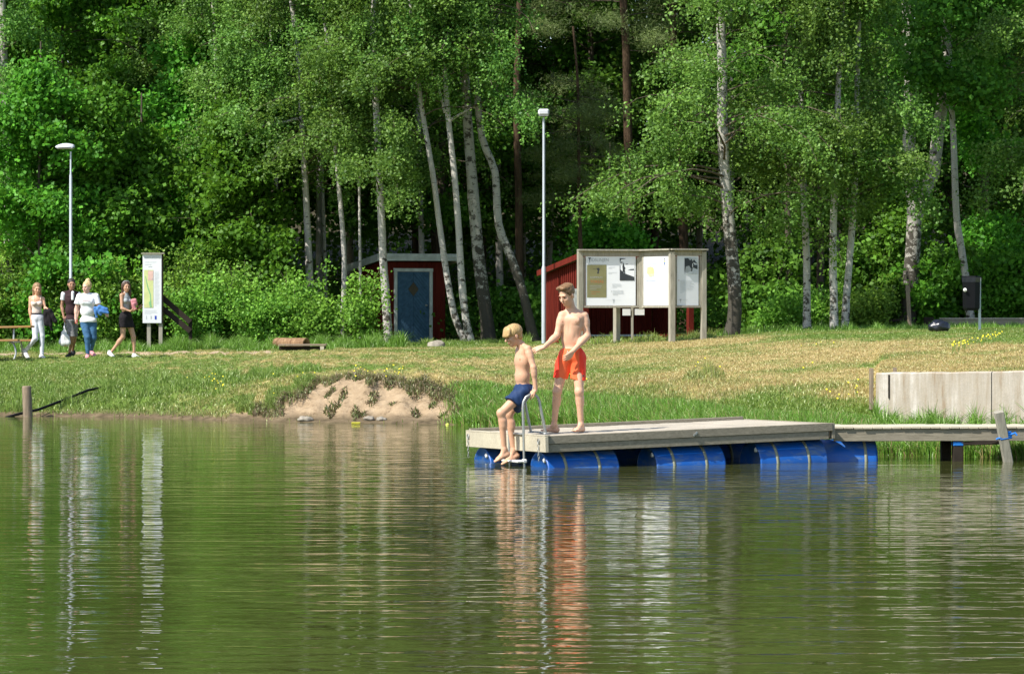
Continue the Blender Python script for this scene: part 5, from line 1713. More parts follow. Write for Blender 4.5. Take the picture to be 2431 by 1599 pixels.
# ============================================================ the seated / dropping boy
Y = 40.74
p2 = thing('person', (.0, 40.74, .05), 'blond boy in navy swim shorts lowering himself from the dock ladder, feet touching the water', 'person')
B = Fld(h_)
fb = Vector((-.86, -.50, 0)).normalized(); MF = frame(fb); lat = Vector(MF[0])
if lat.y > 0: lat = -lat                      # towards the camera
pel = J(1243, 925, .02); waist = J(1240, 893, .01); chest = J(1241, 856, .01); neck = J(1238, 818, .01)
B.ell(chest, (.128, .094, .145), MF, .03)
B.ell(J(1241, 834, .01), (.135, .072, .070), MF, .03)
B.ell(waist, (.108, .088, .13), MF, .05)
B.ell(pel, (.125, .10, .095), MF, .04)
hc = J(1219, 797, -.02); hf = Vector((-.88, -.36, -.36))
B.cone(neck + Vector((0, .0, -.02)), hc + Vector((.038, .012, -.03)), .048, .045, .03)
sL, sR = J(1253, 829, -.13), J(1233, 828, .16)
for s_ in (sR, sL): B.cone(neck, s_ + Vector((0, 0, .01)), .032, .034, .03)
gN, gF = DK(.075, NW, .487), DK(.075, FW, .472)
eL, eR = J(1266.5, 872, -.20), J(1243, 872, .22)
wL, wR = gN + Vector((.040, -.012, .055)), gF + Vector((.035, .012, .055))
limb(B, sL, eL, .046, .033, (.25, .042, (0, 0, 0))); limb(B, eL, wL, .034, .024, (.2, .034, (0, 0, 0)))
limb(B, sR, eR, .046, .033); limb(B, eR, wR, .034, .024)
# hands closed over the top of the rails
hand(B, wL, (-.72, .10, -.62), (.35, .55, -.70), 1, .165, .62, .04, .6)
hand(B, wR, (-.72, -.10, -.62), (.35, -.55, -.70), -1, .165, .62, .04, .6)
hL, hR = J(1243, 930, -.085), J(1240, 931, .085)
kL, kR = J(1190, 980, -.20), J(1208, 984, .06)
aL, aR = J(1197.5, 1066, -.16), J(1219, 1068, .06)
limb(B, hL, kL, .078, .049); limb(B, hR, kR, .078, .049)
for kk in (kL, kR): B.ell(kk + Vector((-.008, 0, .0)), (.046, .046, .05), MF, .02)
limb(B, kL, aL, .047, .030, (.22, .046, (.018, 0, 0))); limb(B, kR, aR, .047, .030, (.22, .046, (.018, 0, 0)))
foot(B, aL, J(1204, 1078, -.15), J(1173, 1095, -.22), .96, True)
foot(B, aR, J(1228, 1081, .07), J(1190, 1101, -.02), .96, True)
T, M, marks = head(B, hc, hf, 1.10, .98)
marks += [(chest + Vector((0, 0, .015)) + fb * .080 + lat * .068, .014, (.72, .50, .45))]
me = B.mesh('body'); skin_paint(me, marks)
link_mesh('body', me, SKIN_B, p2)
Hh = Fld(.006)
Hh.ell(T(0, -.016, .046), np.array((.085, .103, .086)) * 1.10, M, .01, clip=[(T(0, -.01, .004), M.T @ np.array((0, .12, -1)))])
Hh.ell(T(0, -.050, -.018), np.array((.066, .050, .060)) * 1.08, M, .02, clip=[(T(0, -.03, -.03), M.T @ np.array((0, 1, 0)))])
for i in range(15):
    x = -.072 + .0103 * i
    Hh.cone(T(x * .8, .045, .098 - 3 * x * x), T(x, .100 - 5 * x * x, .038 - .006 * (i % 3)), .018, .011, .022)
me = Hh.mesh('hair', .003, (70, 70, 22)); link_mesh('hair', me, hair_mat("blond_hair", (.30, .18, .07), (.62, .43, .19)), p2)
S = Fld(.007)
S.ell(pel + Vector((0, 0, -.005)), (.140, .116, .108), MF, .03)
dn = (kL - hL).normalized(); e1 = hL.lerp(kL, .52); S.cone(hL, hL.lerp(kL, .75), .092, .108, .03, clip=[(e1, tuple(dn + Vector((.12, 0, -.1))))])
dn2 = (kR - hR).normalized(); e2 = hR.lerp(kR, .60); S.cone(hR, hR.lerp(kR, .8), .092, .110, .03, clip=[(e2, tuple(dn2))])
S.cone(hL.lerp(kL, .3) + Vector((.03, 0, -.05)), J(1229, 972, -.06), .06, .045, .05)
S.cut(J(1242, 910), (.10, 0, 1))
me = S.mesh('swim_shorts', .014, (15, 15, 9))
sh = link_mesh('swim_shorts', me, cloth_mat("navy_cloth", (.018, .040, .105), .6, .2, 9, .006), p2)
m = MB(); pts = [J(1254, 912) + lat * .120, J(1250, 932) + lat * .128 + Vector((0, -.012, 0)), J(1240, 950) + lat * .115 + Vector((0, -.03, 0)), J(1229, 962) + lat * .10 + Vector((0, -.06, 0))]
m.tube(pts, .0035, 5); m.build('piping', WHITEP, sh)

# ============================================================ the four walkers
def walker(label, Dp, jp, fbv, hfv, hs, R, skin, cloth, org_px):
    """jp: joints in photo px as (x, y, depth offset)"""
    def Q(k):
        a = jp[k]; return W(a[0], a[1], Dp + (a[2] if len(a) > 2 else 0))
    base = W(org_px[0], org_px[1], Dp); gz = ground(base.x, Dp)
    root = thing('person', (base.x, Dp, gz), label, 'person')
    B = Fld(.0085)
    fb = Vector(fbv).normalized(); MF = frame(fb); lat = Vector(MF[0])
    if lat.x > 0: lat = -lat
    sx = R.get('w', 1.0); dp = R.get('d', 1.0)
    B.ell(Q('chest'), (.125 * sx, .088 * dp, .15), MF, .03)
    B.ell(Q('chest') + Vector((0, 0, .07)), (.135 * sx, .075 * dp, .07), MF, .03)
    B.ell(Q('waist'), (.105 * sx * R.get('waist', 1), .078 * dp, .13), MF, .05)
    B.ell(Q('pelvis'), (.135 * sx * R.get('hip', 1), .10 * dp, .11), MF, .04)
    if R.get('bust'):
        for sg in (-1, 1): B.ell(Q('chest') + lat * sg * .055 * sx + fb * .072 * dp + Vector((0, 0, -.01)), (.052, .045 * R['bust'], .050), MF, .02)
    hc = Q('head'); B.cone(Q('neck') + Vector((0, .01, -.02)), hc + Vector((0, .02, -.05)), .050 * R.get('neck', 1), .045 * R.get('neck', 1), .03)
    ar = R.get('arm', 1.0); lr = R.get('leg', 1.0)
    for s_ in 'ab':
        S_, E_, W_ = Q('s' + s_), Q('e' + s_), Q('w' + s_)
        B.cone(Q('neck'), S_ + Vector((0, 0, .01)), .032, .034, .03)
        limb(B, S_, E_, .046 * ar, .034 * ar); limb(B, E_, W_, .034 * ar, .023 * ar, (.2, .034 * ar, (0, 0, 0)))
        hd = R['hand' + s_]; hand(B, W_, hd[0], hd[1], hd[2], .17, hd[3], .08, .8, .003, 1.08)
        K_, A_, H_ = Q('k' + s_), Q('a' + s_), Q('h' + s_)
        limb(B, H_, K_, .082 * lr, .050 * lr); limb(B, K_, A_, .049 * lr, .030 * lr, (.22, .048 * lr, -fb * .015))
    hs *= 1.09; T, M, marks = head(B, hc, hfv, hs, R.get('jaw', 1))
    marks += R.get('marks', [])
    me = B.mesh('body'); skin_paint(me, marks); link_mesh('body', me, skin, root)
    return root, Q, T, M, fb, MF, lat


def shoe(root, heel, toe, mat, s=1.0, sole=None, zf=None):
    B = Fld(.0075); heel, toe = Vector(heel), Vector(toe)
    d = (toe - heel).normalized(); side = d.cross(Vector((0, 0, 1))).normalized()
    fl = min(heel.z, toe.z) - .033 * s if zf is None else zf
    for o in (-.015, .015):
        B.cone(heel + side * o, toe + side * o * 1.3, .036 * s, .026 * s, .03)
    B.cone(heel, heel + Vector((0, 0, .04)), .036 * s, .032 * s, .03); B.cone(heel + Vector((0, 0, .035)), heel.lerp(toe, .55) + Vector((0, 0, .012)), .032 * s, .03 * s, .03)
    nrm = side.cross(d); nrm = -nrm if nrm.z > 0 else nrm
    B.cut(heel + nrm * .033 * s, nrm)
    sh_ = link_mesh('shoe', B.mesh('shoe'), mat, root)
    return sh_


WHITEJ = cloth_mat("white_denim", (.66, .68, .74), .8, .04); CREAM = cloth_mat("cream_knit", (.66, .55, .48), .85, .05)
TSH = cloth_mat("white_cotton", (.80, .80, .82), .85, .03); BLACKC = cloth_mat("black_cloth", (.016, .014, .016), .8, .3)
GREYC = cloth_mat("grey_cloth", (.20, .20, .20), .9, .45, 26); DENIM = cloth_mat("blue_denim", (.055, .135, .25), .85, .35, 9)
BLUED = cloth_mat("light_blue_denim", (.07, .19, .46), .85, .2, 9); PINK = cloth_mat("pink_cloth", (.50, .20, .22), .85, .2, 9)
SHOEW = simple("white_shoe", (.68, .67, .66), .7, .2, 0, .1, 20); SHOEP = simple("pink_shoe", (.66, .28, .30), .7, .2, 0, .1, 20); SHOEB = simple("black_shoe", (.02, .02, .022), .6, .3, 0, .3, 20)
GREYT = cloth_mat("grey_top", (.36, .39, .40), .85, .06)
BR = hair_mat("light_brown_hair", (.16, .09, .045), (.42, .27, .14)); DB = hair_mat("dark_brown_hair", (.025, .014, .010), (.13, .07, .045))
BLD = hair_mat("pale_blond_hair", (.42, .28, .12), (.74, .56, .30)); BKH = hair_mat("black_hair", (.012, .009, .008), (.05, .036, .028))

# --- woman in white trousers
gz = .882
jp = dict(head=(88, 686, -.01), neck=(88, 703), chest=(87, 719), waist=(87.5, 739), pelvis=(88.5, 753),
          sa=(72.5, 707.5, 0), sb=(102, 709.5, .04), ea=(71, 735, -.02), eb=(106.5, 731, -.02), wa=(74.5, 764, -.06), wb=(115, 734, -.20),
          ha=(83, 757, 0), hb=(94.5, 757, .0), ka=(84, 803, -.10), kb=(100, 797, -.02), aa=(63.5, 829, .12), ab=(99.5, 840, -.05))
R = dict(w=.98, waist=.95, hip=.98, bust=1, arm=.88, leg=.95, handa=((.05, -.1, -1), (.9, .3, 0), -1, .25), handb=((.6, -.5, -.4), (0, .3, -1), 1, .5))
w1, Q, T, M, fb, MF, lat = walker('woman with long light brown hair in cream top and white trousers, leftmost of the walkers', 74, jp, (.25, -.97, 0), (.30, -.94, -.14), .97, R, SKIN_B, None, (85, 850))
S = Fld(.0085); S.ell(Q('pelvis') + Vector((0, 0, -.005)), (.142, .110, .125), MF, .03)
for s_ in 'ab': limb(S, Q('h' + s_), Q('k' + s_), .088, .057); limb(S, Q('k' + s_), Q('a' + s_), .057, .040)
S.cut(Q('waist') + Vector((0, 0, -.045)), (0, 0, 1)); tr = link_mesh('trousers', S.mesh('trousers', .003, (20, 20, 12)), WHITEJ, w1)
S = Fld(.0085); S.ell(Q('chest'), (.131, .096, .155), MF, .03); S.ell(Q('waist'), (.110, .085, .13), MF, .05)
for sg in (-1, 1): S.ell(Q('chest') + lat * sg * .055 + fb * .076 + Vector((0, 0, -.01)), (.057, .052, .055), MF, .02)
S.cut(Q('chest') + Vector((0, 0, .075)), (0, -.5, 1)); S.cut(Q('waist') + Vector((0, 0, -.06)), (0, 0, -1))
tp = link_mesh('top', S.mesh('top', .002), CREAM, w1)
m = MB()
for sg in (-1, 1):
    a = Q('chest') + lat * sg * .070 + fb * .075 + Vector((0, 0, .06)); b = Q('neck') + lat * sg * .082 + Vector((0, 0, .0)); m.tube([a, a.lerp(b, .5) + fb * .02, b + fb * .02 + Vector((0, 0, .012)), b - fb * .04], .0085, 6)
m.build('strap', CREAM, tp)
m = MB(); c = Q('waist') + Vector((0, 0, -.05)); pts = [c + lat * (math.cos(a) * .117) + fb * (math.sin(a) * .092) for a in np.linspace(0, 2 * math.pi, 25)]
m.tube(pts, .014, 6, cap=False); m.build('belt', BLACKC, tr)
Hh = Fld(.0085); Hh.ell(T(0, -.022, .046), np.array((.084, .098, .088)) * 1.09, M, .02, clip=[(T(0, .062, .05), M.T @ np.array((0, 1, -.55)))])
Hh.cone(T(-.062, .0, .03), T(-.072, .0, -.15), .030, .026, .03); Hh.cone(T(.062, -.03, .03), T(.066, -.04, -.17), .028, .024, .03); Hh.cone(T(0, -.07, .03), T(0, -.075, -.17), .055, .045, .04)
link_mesh('hair', Hh.mesh('hair', .004, (50, 50, 14)), BR, w1)
shoe(w1, W(58.5, 834, 74.16), W(66, 848.5, 74.0), SHOEW); shoe(w1, W(98, 847, 73.98), W(104, 848.6, 73.78), SHOEW)

# --- man with vest
jp = dict(head=(170, 675, .0), neck=(170, 691), chest=(168.5, 711), waist=(168.5, 736), pelvis=(169, 757),
          sa=(151, 697.5, -.02), sb=(186.5, 698, .05), ea=(147, 727, .02), eb=(190, 727, .08), wa=(152.5, 757.5, -.05), wb=(184, 752, -.04),
          ha=(164, 762), hb=(174.5, 762, .05), ka=(171, 800, -.12), kb=(176, 800, .06), aa=(165, 836, .02), ab=(173, 832, .28))
R = dict(w=1.08, d=1.08, arm=1.0, leg=.98, neck=1.1, jaw=1.12, handa=((.06, -.1, -1), (.9, .2, 0), -1, .75), handb=((0, -.2, -1), (-.9, .2, 0), 1, .4))
w2, Q, T, M, fb, MF, lat = walker('man in dark quilted vest and grey shorts, partly behind the blonde woman', 74.55, jp, (.05, -1, 0), (.22, -.96, -.08), 1.0, R, SKIN_C, None, (166, 850))
S = Fld(.0085); S.ell(Q('chest'), (.148, .108, .165), MF, .03); S.ell(Q('chest') + Vector((0, 0, .07)), (.155, .095, .078), MF, .03); S.ell(Q('waist'), (.132, .105, .16), MF, .05); S.ell(Q('pelvis'), (.150, .118, .10), MF, .04)
for s_ in 'ab': S.cone(Q('neck') + Vector((0, 0, -.01)), Q('s' + s_) + Vector((0, 0, .008)), .045, .048, .03)
S.cone(Q('neck') + Vector((0, .02, .0)), Q('neck') + Vector((0, .01, .045)), .062, .058, .02)
S.cut(Q('pelvis') + Vector((0, 0, -.01)), (0, 0, -1))
ve = link_mesh('vest', S.mesh('vest', .004, (14, 14, 30)), cloth_mat("dark_vest", (.045, .025, .028), .85, .2), w2)
S = Fld(.0085); S.cone(Q('neck') + fb * .080 + Vector((.035, -.02, -.03)), Q('chest') + fb * .10 + Vector((.045, -.01, .01)), .034, .030, .02)
link_mesh('tshirt', S.mesh('tshirt', .003), TSH, w2)
for s_ in 'ab':
    S = Fld(.0085); S.cone(Q('s' + s_), Q('s' + s_).lerp(Q('e' + s_), .50), .056, .055, .02, clip=[(Q('s' + s_).lerp(Q('e' + s_), .48), tuple(Q('e' + s_) - Q('s' + s_)))])
    link_mesh('sleeve', S.mesh('sleeve', .003), TSH, w2)
S = Fld(.0085); S.ell(Q('pelvis') + Vector((0, 0, -.02)), (.148, .115, .10), MF, .03)
for s_ in 'ab': S.cone(Q('h' + s_), Q('k' + s_), .095, .080, .03, clip=[(Q('h' + s_).lerp(Q('k' + s_), .96), (0, 0, -1))])
link_mesh('shorts', S.mesh('shorts', .006, (16, 16, 16)), GREYC, w2)
Hh = Fld(.0085); Hh.ell(T(0, -.016, .046), np.array((.079, .096, .082)) * 1.09, M, .02, clip=[(T(0, .066, .05), M.T @ np.array((0, 1, -.5))), (T(0, 0, -.02), M.T @ np.array((0, .3, -1)))])
link_mesh('hair', Hh.mesh('hair', .002, (60, 60, 60)), BKH, w2)
shoe(w2, W(166.5, 843, 74.60), W(158.5, 846.5, 74.35), SHOEB, 1.05); shoe(w2, W(174, 838, 74.86), W(170, 844, 74.60), SHOEB, 1.05)

# --- blonde woman
jp = dict(head=(206, 682, -.01), neck=(207, 698), chest=(207.5, 717), waist=(208, 738), pelvis=(209.5, 761),
          sa=(188, 703, -.02), sb=(228, 702.5, .03), ea=(181, 734, .0), eb=(235, 735, .0), wa=(179.5, 756, -.06), wb=(247, 742, -.22),
          ha=(201, 766), hb=(219, 766, .02), ka=(207, 800, -.10), kb=(222, 801, .0), aa=(208.5, 837, -.08), ab=(216.5, 829, .20))
R = dict(w=1.22, d=1.25, waist=1.18, hip=1.12, arm=1.12, leg=1.18, neck=1.1, jaw=1.12, handa=((.02, -.1, -1), (.9, .2, 0), -1, .5), handb=((.7, -.6, -.3), (0, .3, -1), 1, .7))
w3, Q, T, M, fb, MF, lat = walker('blonde woman with hair tied up, white t-shirt and blue jeans', 74, jp, (.05, -1, 0), (-.50, -.85, -.10), 1.0, R, SKIN_D, None, (210, 850))
S = Fld(.0085); S.ell(Q('chest'), (.172, .128, .17), MF, .03); S.ell(Q('chest') + Vector((0, 0, .07)), (.182, .105, .075), MF, .03); S.ell(Q('waist'), (.165, .128, .16), MF, .05); S.ell(Q('pelvis'), (.185, .140, .12), MF, .04)
S.cone(Q('chest') + lat * .07 + fb * .085, Q('chest') - lat * .07 + fb * .085, .062, .062, .05)
for s_ in 'ab':
    S.cone(Q('neck') + Vector((0, 0, -.01)), Q('s' + s_), .048, .058, .03)
    S.cone(Q('s' + s_), Q('s' + s_).lerp(Q('e' + s_), .70) + Vector((0, 0, 0)), .062, .082, .02, clip=[(Q('s' + s_).lerp(Q('e' + s_), .60), tuple(Q('e' + s_) - Q('s' + s_)))])
S.cut(Q('pelvis') + Vector((0, 0, -.03)), (0, 0, -1))
ts = link_mesh('tshirt', S.mesh('tshirt', .006, (9, 9, 6)), TSH, w3)
m = MB(); c = Q('chest') + fb * .145 + Vector((-.035, 0, .035))
for i, wd in enumerate((.02, .016, .02, .014, .02, .018)): m.box((c.x - .07 + i * .031, c.y - .012, c.z), (wd, .006, .022))
m.build('lettering', simple("faded_red_print", (.66, .46, .46), .8), ts)
S = Fld(.0085); S.ell(Q('pelvis'), (.165, .128, .12), MF, .03)
for s_ in 'ab': limb(S, Q('h' + s_), Q('k' + s_), .105, .070); limb(S, Q('k' + s_), Q('a' + s_), .068, .044)
link_mesh('jeans', S.mesh('jeans', .004, (14, 14, 22)), DENIM, w3)
Hh = Fld(.0085); Hh.ell(T(0, -.022, .046), np.array((.086, .098, .088)) * 1.09, M, .02, clip=[(T(0, .060, .05), M.T @ np.array((0, 1, -.5))), (T(0, .0, -.05), M.T @ np.array((0, .3, -1)))])
Hh.ell(T(0, -.05, .135), (.055, .055, .05), M, .02); Hh.ell(T(.02, -.085, .11), (.04, .04, .04), M, .02)
link_mesh('hair', Hh.mesh('hair', .009, (45, 45, 45)), BLD, w3)
shoe(w3, W(208, 846, 73.95), W(207, 848.8, 73.72), SHOEP); shoe(w3, W(217.5, 837, 74.22), W(226, 845, 74.02), SHOEP)

# --- woman in black skirt
jp = dict(head=(299.5, 681, -.02), neck=(298, 696.5), chest=(297, 713), waist=(297.5, 731), pelvis=(298.5, 750),
          sa=(288.5, 701, -.10), sb=(306.5, 701, .10), ea=(289.5, 732, -.16), eb=(309, 730, .14), wa=(309, 738.5, -.16), wb=(327, 733, .0),
          ha=(293, 757, -.06), hb=(303.5, 757, .07), ka=(291.5, 800, -.06), kb=(317, 799, .06), aa=(265, 834, -.04), ab=(318.5, 836, .05))
R = dict(w=.95, waist=.9, hip=1.0, bust=.9, arm=.88, leg=1.0, handa=((1, -.1, .1), (0, .5, 1), 1, .4), handb=((.9, -.3, .45), (-.3, .2, 1), 1, .3))
w4, Q, T, M, fb, MF, lat = walker('woman with long dark hair, grey top and short black skirt, striding towards the map sign', 74, jp, (.80, -.60, 0), (.42, -.90, -.04), .96, R, skin_mat("tan_skin", (.52, .30, .19)), None, (295, 850))
S = Fld(.0085); S.ell(Q('pelvis') + Vector((0, 0, .0)), (.150, .125, .125), MF, .03)
for s_ in 'ab': S.cone(Q('h' + s_), Q('h' + s_).lerp(Q('k' + s_), .62), .098, .098, .04)
S.cone(Q('ha').lerp(Q('hb'), .5), Q('ka').lerp(Q('kb'), .5), .10, .10, .05)
S.cut(Q('waist') + Vector((0, 0, -.05)), (0, 0, 1)); S.cut(W(298, 777, 74), (.0, 0, -1))
link_mesh('skirt', S.mesh('skirt', .004, (14, 14, 20)), BLACKC, w4)
S = Fld(.0085); S.ell(Q('chest'), (.128, .094, .155), MF, .03); S.ell(Q('chest') + Vector((0, 0, .06)), (.118, .082, .07), MF, .03); S.ell(Q('waist'), (.100, .080, .13), MF, .05)
for sg in (-1, 1): S.ell(Q('chest') + lat * sg * .055 + fb * .074 + Vector((0, 0, -.01)), (.055, .048, .053), MF, .02)
S.cone(Q('neck') + Vector((0, 0, -.03)), Q('neck') + Vector((0, .0, .02)), .060, .054, .03); S.cut(Q('waist') + Vector((0, 0, -.055)), (0, 0, -1))
link_mesh('top', S.mesh('top', .002), GREYT, w4)
Hh = Fld(.0085); Hh.ell(T(0, -.024, .046), np.array((.086, .100, .088)) * 1.09, M, .02, clip=[(T(0, .060, .05), M.T @ np.array((0, 1, -.55)))])
Hh.cone(T(-.070, -.01, .03), T(-.085, -.02, -.14), .034, .036, .03); Hh.cone(T(-.08, -.02, -.12), T(-.10, -.03, -.24), .038, .022, .03); Hh.cone(T(.068, -.02, .03), T(.075, -.02, -.16), .028, .024, .03); Hh.cone(T(-.02, -.08, .03), T(-.03, -.09, -.22), .06, .04, .04)
link_mesh('hair', Hh.mesh('hair', .008, (30, 30, 18)), DB, w4)
m = MB(); m.tube([T(.062 * math.sin(a) * 1.18, -.0 + .07 * math.cos(a) * .35, .075 + .055 * math.cos(a)) for a in np.linspace(-1.5, 1.5, 12)], .009, 6); m.build('headband', GREYT, w4)
shoe(w4, W(260, 839, 73.95), W(267.5, 845, 73.85), SHOEW); shoe(w4, W(318, 845.5, 74.05), W(329, 848.0, 73.95), SHOEW)

# --- things they carry
def cloth_fold(name, prims, mat, label, cat, amp=.012, sc_=(14, 14, 9), cuts=()):
    S = Fld(.009)
    for (a, b, ra, rb) in prims: S.cone(a, b, ra, rb, .03)
    for c in cuts: S.cut(*c)
    me = S.mesh(name, amp, sc_)
    return tag(link_mesh(name, me, mat), label, cat)
P = lambda x, y, d=0: W(x, y, 73.8 + d)
cloth_fold('jacket', [(P(108, 737), P(112, 770), .045, .04), (P(116, 737), P(120, 772), .05, .035), (P(118, 738, -.06), P(131, 762, -.06), .05, .05), (P(112, 740), P(123, 784), .035, .02), (P(106, 745), P(107, 768), .03, .03)], BLACKC, 'black jacket hanging over the arm of the woman in white trousers', 'jacket', .014)
cloth_fold('jacket', [(P(226, 731, -.1), P(229, 752, -.1), .04, .03), (P(236, 729, -.1), P(252, 735, -.1), .05, .045), (P(240, 738, -.12), P(256, 742, -.12), .045, .03), (P(232, 735, -.1), P(240, 746, -.1), .045, .03)], BLUED, 'blue denim jacket folded over the arm of the blonde woman', 'jacket', .012)
cloth_fold('bundle', [(P(314, 714, .1), P(318, 731, .1), .04, .045), (P(320, 713, .1), P(324, 722, .1), .045, .03), (P(318, 722, .05), P(321, 733, .05), .035, .03)], PINK, 'pink folded clothing held against the chest of the woman in the black skirt', 'clothing', .010)
m = MB(); a = P(326, 733, .18); b = P(338, 722.5, .12); m.beam(a, b, .075, .012, Vector((0, 0, 1)), bev=.003)
tag(m.build('phone', simple("phone_case", (.12, .06, .05), .4)), 'dark phone held out towards the map sign by the woman in the black skirt', 'phone')
t = NT("plastic_bag"); f = t.noise(t.coords((1, 1, .6)), 14, 4)
t.principled(t.mix(t.ramp(t.noise(t.coords(), 5, 3), [(.60, 0.0), (.66, 1.0)]), (.74, .74, .73), (.70, .35, .05)), .4, .4, 0, t.bump(f, .8, .02))
cloth_fold('carrier_bag', [(W(153, 775, 74.3), W(153.5, 792, 74.3), .012, .05), (W(152, 790, 74.3), W(151.5, 812, 74.3), .06, .095), (W(158, 800, 74.3), W(160, 812, 74.3), .06, .07), (W(148, 812, 74.3), W(157, 815, 74.3), .075, .075), (W(153, 766, 74.35), W(153, 777, 74.3), .010, .014)], t.m, 'white plastic carrier bag hanging from the hand of the man in the vest', 'bag', .012, (9, 9, 9))
m = MB(); a = W(181, 763, 73.92); m.box(a, (.05, .012, .085), bev=.004); tag(m.build('phone', simple("coral_case", (.75, .10, .08), .4)), 'small coral red phone in the right hand of the blonde woman', 'phone')

# ------------------------------------------------------------ grass
US, DS = np.array(us), np.array(ds)
GZ = GZ0.reshape(len(ds), len(us), 4); GH = np.array(gv)[:, 2].reshape(len(ds), len(us))


def lookup(u, D, A):
    i = np.clip(np.searchsorted(DS, D) - 1, 0, len(DS) - 2); j = np.clip(np.searchsorted(US, u) - 1, 0, len(US) - 2)
    a = (D - DS[i]) / (DS[i + 1] - DS[i]); b = (u - US[j]) / (US[j + 1] - US[j])
    if A.ndim == 3: a, b = a[:, None], b[:, None]
    return (A[i, j] * (1 - a) + A[i + 1, j] * a) * (1 - b) + (A[i, j + 1] * (1 - a) + A[i + 1, j + 1] * a) * b


def blades(u, D, hgt, wid, col, rng, lean=.35, bend=.35, z=None):
    """two-piece bent blades; one object"""
    n = len(u); X = (u - CX) / F * D
    z = lookup(u, D, GH) if z is None else z
    ang = rng.uniform(0, 2 * math.pi, n); ln = rng.normal(0, lean, n)
    dx, dy = np.cos(ang) * ln * hgt, np.sin(ang) * ln * hgt
    sa = rng.uniform(-.6, .6, n); wx, wy = np.cos(sa) * wid, np.sin(sa) * wid
    B = np.stack([X, D, z - .01], 1)
    M_ = B + np.stack([dx * .45, dy * .45, hgt * .58], 1); T_ = B + np.stack([dx * (1 + bend), dy * (1 + bend), hgt * (1 - .25 * np.abs(ln))], 1)
    Wv = np.stack([wx, wy, 0 * wx], 1)
    co = np.stack([B - Wv, B + Wv, M_ + Wv * .8, M_ - Wv * .8, T_ + Wv * .12, T_ - Wv * .12], 1).reshape(-1, 3)
    k = np.arange(n)[:, None] * 6
    fc = np.concatenate([k + np.array([[0, 1, 2, 3]]), k + np.array([[3, 2, 4, 5]])])
    return co, fc, np.repeat(col, 6, 0)


def mk_grass(name, parts, mat, label, cat):
    co, fc, cl, b = [], [], [], 0
    for c, f, l in parts:
        co.append(c); fc.append(f + b); cl.append(l); b += len(c)
    me = np_mesh(name, np.concatenate(co), np.concatenate(fc))
    cc = np.concatenate(cl); set_attr(me, "paint", np.concatenate([cc, np.ones((len(cc), 1))], 1), 'FLOAT_COLOR')
    return tag(link_mesh(name, me, mat, org=(0, 60, 0)), label, cat, kind='stuff')


t = NT("grass_blades"); a = t.attr("paint", 'Color')
d = t.n("ShaderNodeBsdfDiffuse"); t.l(a, d.inputs[0]); tr = t.n("ShaderNodeBsdfTranslucent"); t.l(a, tr.inputs[0])
g_ = t.n("ShaderNodeBsdfGlossy"); g_.inputs['Roughness'].default_value = .4; g_.inputs[0].default_value = (.7, .75, .6, 1)
m1 = t.n("ShaderNodeMixShader"); m1.inputs[0].default_value = .35; t.l(d.outputs[0], m1.inputs[1]); t.l(tr.outputs[0], m1.inputs[2])
m2 = t.n("ShaderNodeMixShader"); m2.inputs[0].default_value = .05; t.l(m1.outputs[0], m2.inputs[1]); t.l(g_.outputs[0], m2.inputs[2])
t.l(m2.outputs[0], t.out.inputs[0]); GRM = t.m
rg = np.random.default_rng(21)
DRY, GRN, LUSH = np.array([.47, .385, .165]), np.array([.18, .265, .045]), np.array([.17, .33, .04])


def colmix(g, n):
    g = np.clip(g, 0, 1)[:, None]
    c = DRY * (1 - g) + GRN * g
    return c * rg.uniform(.78, 1.22, (n, 1)) * (1 + rg.normal(0, .05, (n, 3)))


parts = []
# short mown turf, denser near the camera side of the bank
n = 375000
u = rg.uniform(-200, 2760, n); q = rg.uniform(0, 1, n)
sh0 = np.interp(u, [0, 640, 1085, 1300, 1600, 1900, 2431], [61.4, 57.8, 56.2, 53.8, 49.4, 45, 43.2])
D = sh0 + (86 - sh0) * q ** 1.25
Zq = lookup(u, D, GZ); zz = lookup(u, D, GH)
clump = np.array([noise.noise((float(a) * .05, float(b) * 1.6, 0)) for a, b in zip(u[::10], D[::10])]).repeat(10)[:n]
ok = (Zq[:, 0] < .35) & (zz > .05 + .12 * np.repeat([noise.noise((float(a) * .02, 3.0, 0)) for a in u[::10]], 10)[:n]) & ((Zq[:, 2] < .5) | (rg.uniform(0, 1, n) < .15)) & ((zz > .12) | (rg.uniform(0, 1, n) < .5))
u, D, Zq, zz = u[ok], D[ok], Zq[ok], zz[ok]
g = Zq[:, 1] + rg.normal(0, .12, len(u)); m_ = (g - .5) * 1.7 + .5
hg = np.where(zz < .72, rg.uniform(.04, .10, len(u)), rg.uniform(.022, .05, len(u)))
c = colmix(m_, len(u)); parts.append(blades(u, D, hg, .0075, c, rg, .55))
mk_grass('grass', parts, GRM, 'short patchy green and straw coloured grass covering the bank and lawn', 'grass')

# tall lush grass along the shore behind the dock, on the left bank and in front of the bushes
parts = []
n = 106000
u = rg.uniform(1040, 2720, n); sh0 = np.interp(u, [1070, 1300, 1600, 1900, 2431], [56.2, 53.4, 48.9, 44.5, 42.8])
dpt = np.interp(u, [1070, 1300, 1900, 2431], [3.2, 4.6, 4.0, 4.0]); q = rg.uniform(0, 1, n)
D = sh0 + dpt * q ** 1.15
hg = rg.uniform(.20, .46, n) * np.interp(q, [0, .6, 1], [1, .85, .40]) * np.interp(u, [1040, 1110, 1230, 1950, 2080], [.35, .62, 1, 1, .62])
zz = lookup(u, D, GH); ok = (zz > -.06) & (rg.uniform(0, 1, n) < np.interp(u + 38 * np.array([noise.noise((float(a) * 1.7, float(b) * .03, 6)) for a, b in zip(D, u)]), [1060, 1135], [.03, 1])) & (zz < .62); u, D, hg, zz = u[ok], D[ok], hg[ok], zz[ok]
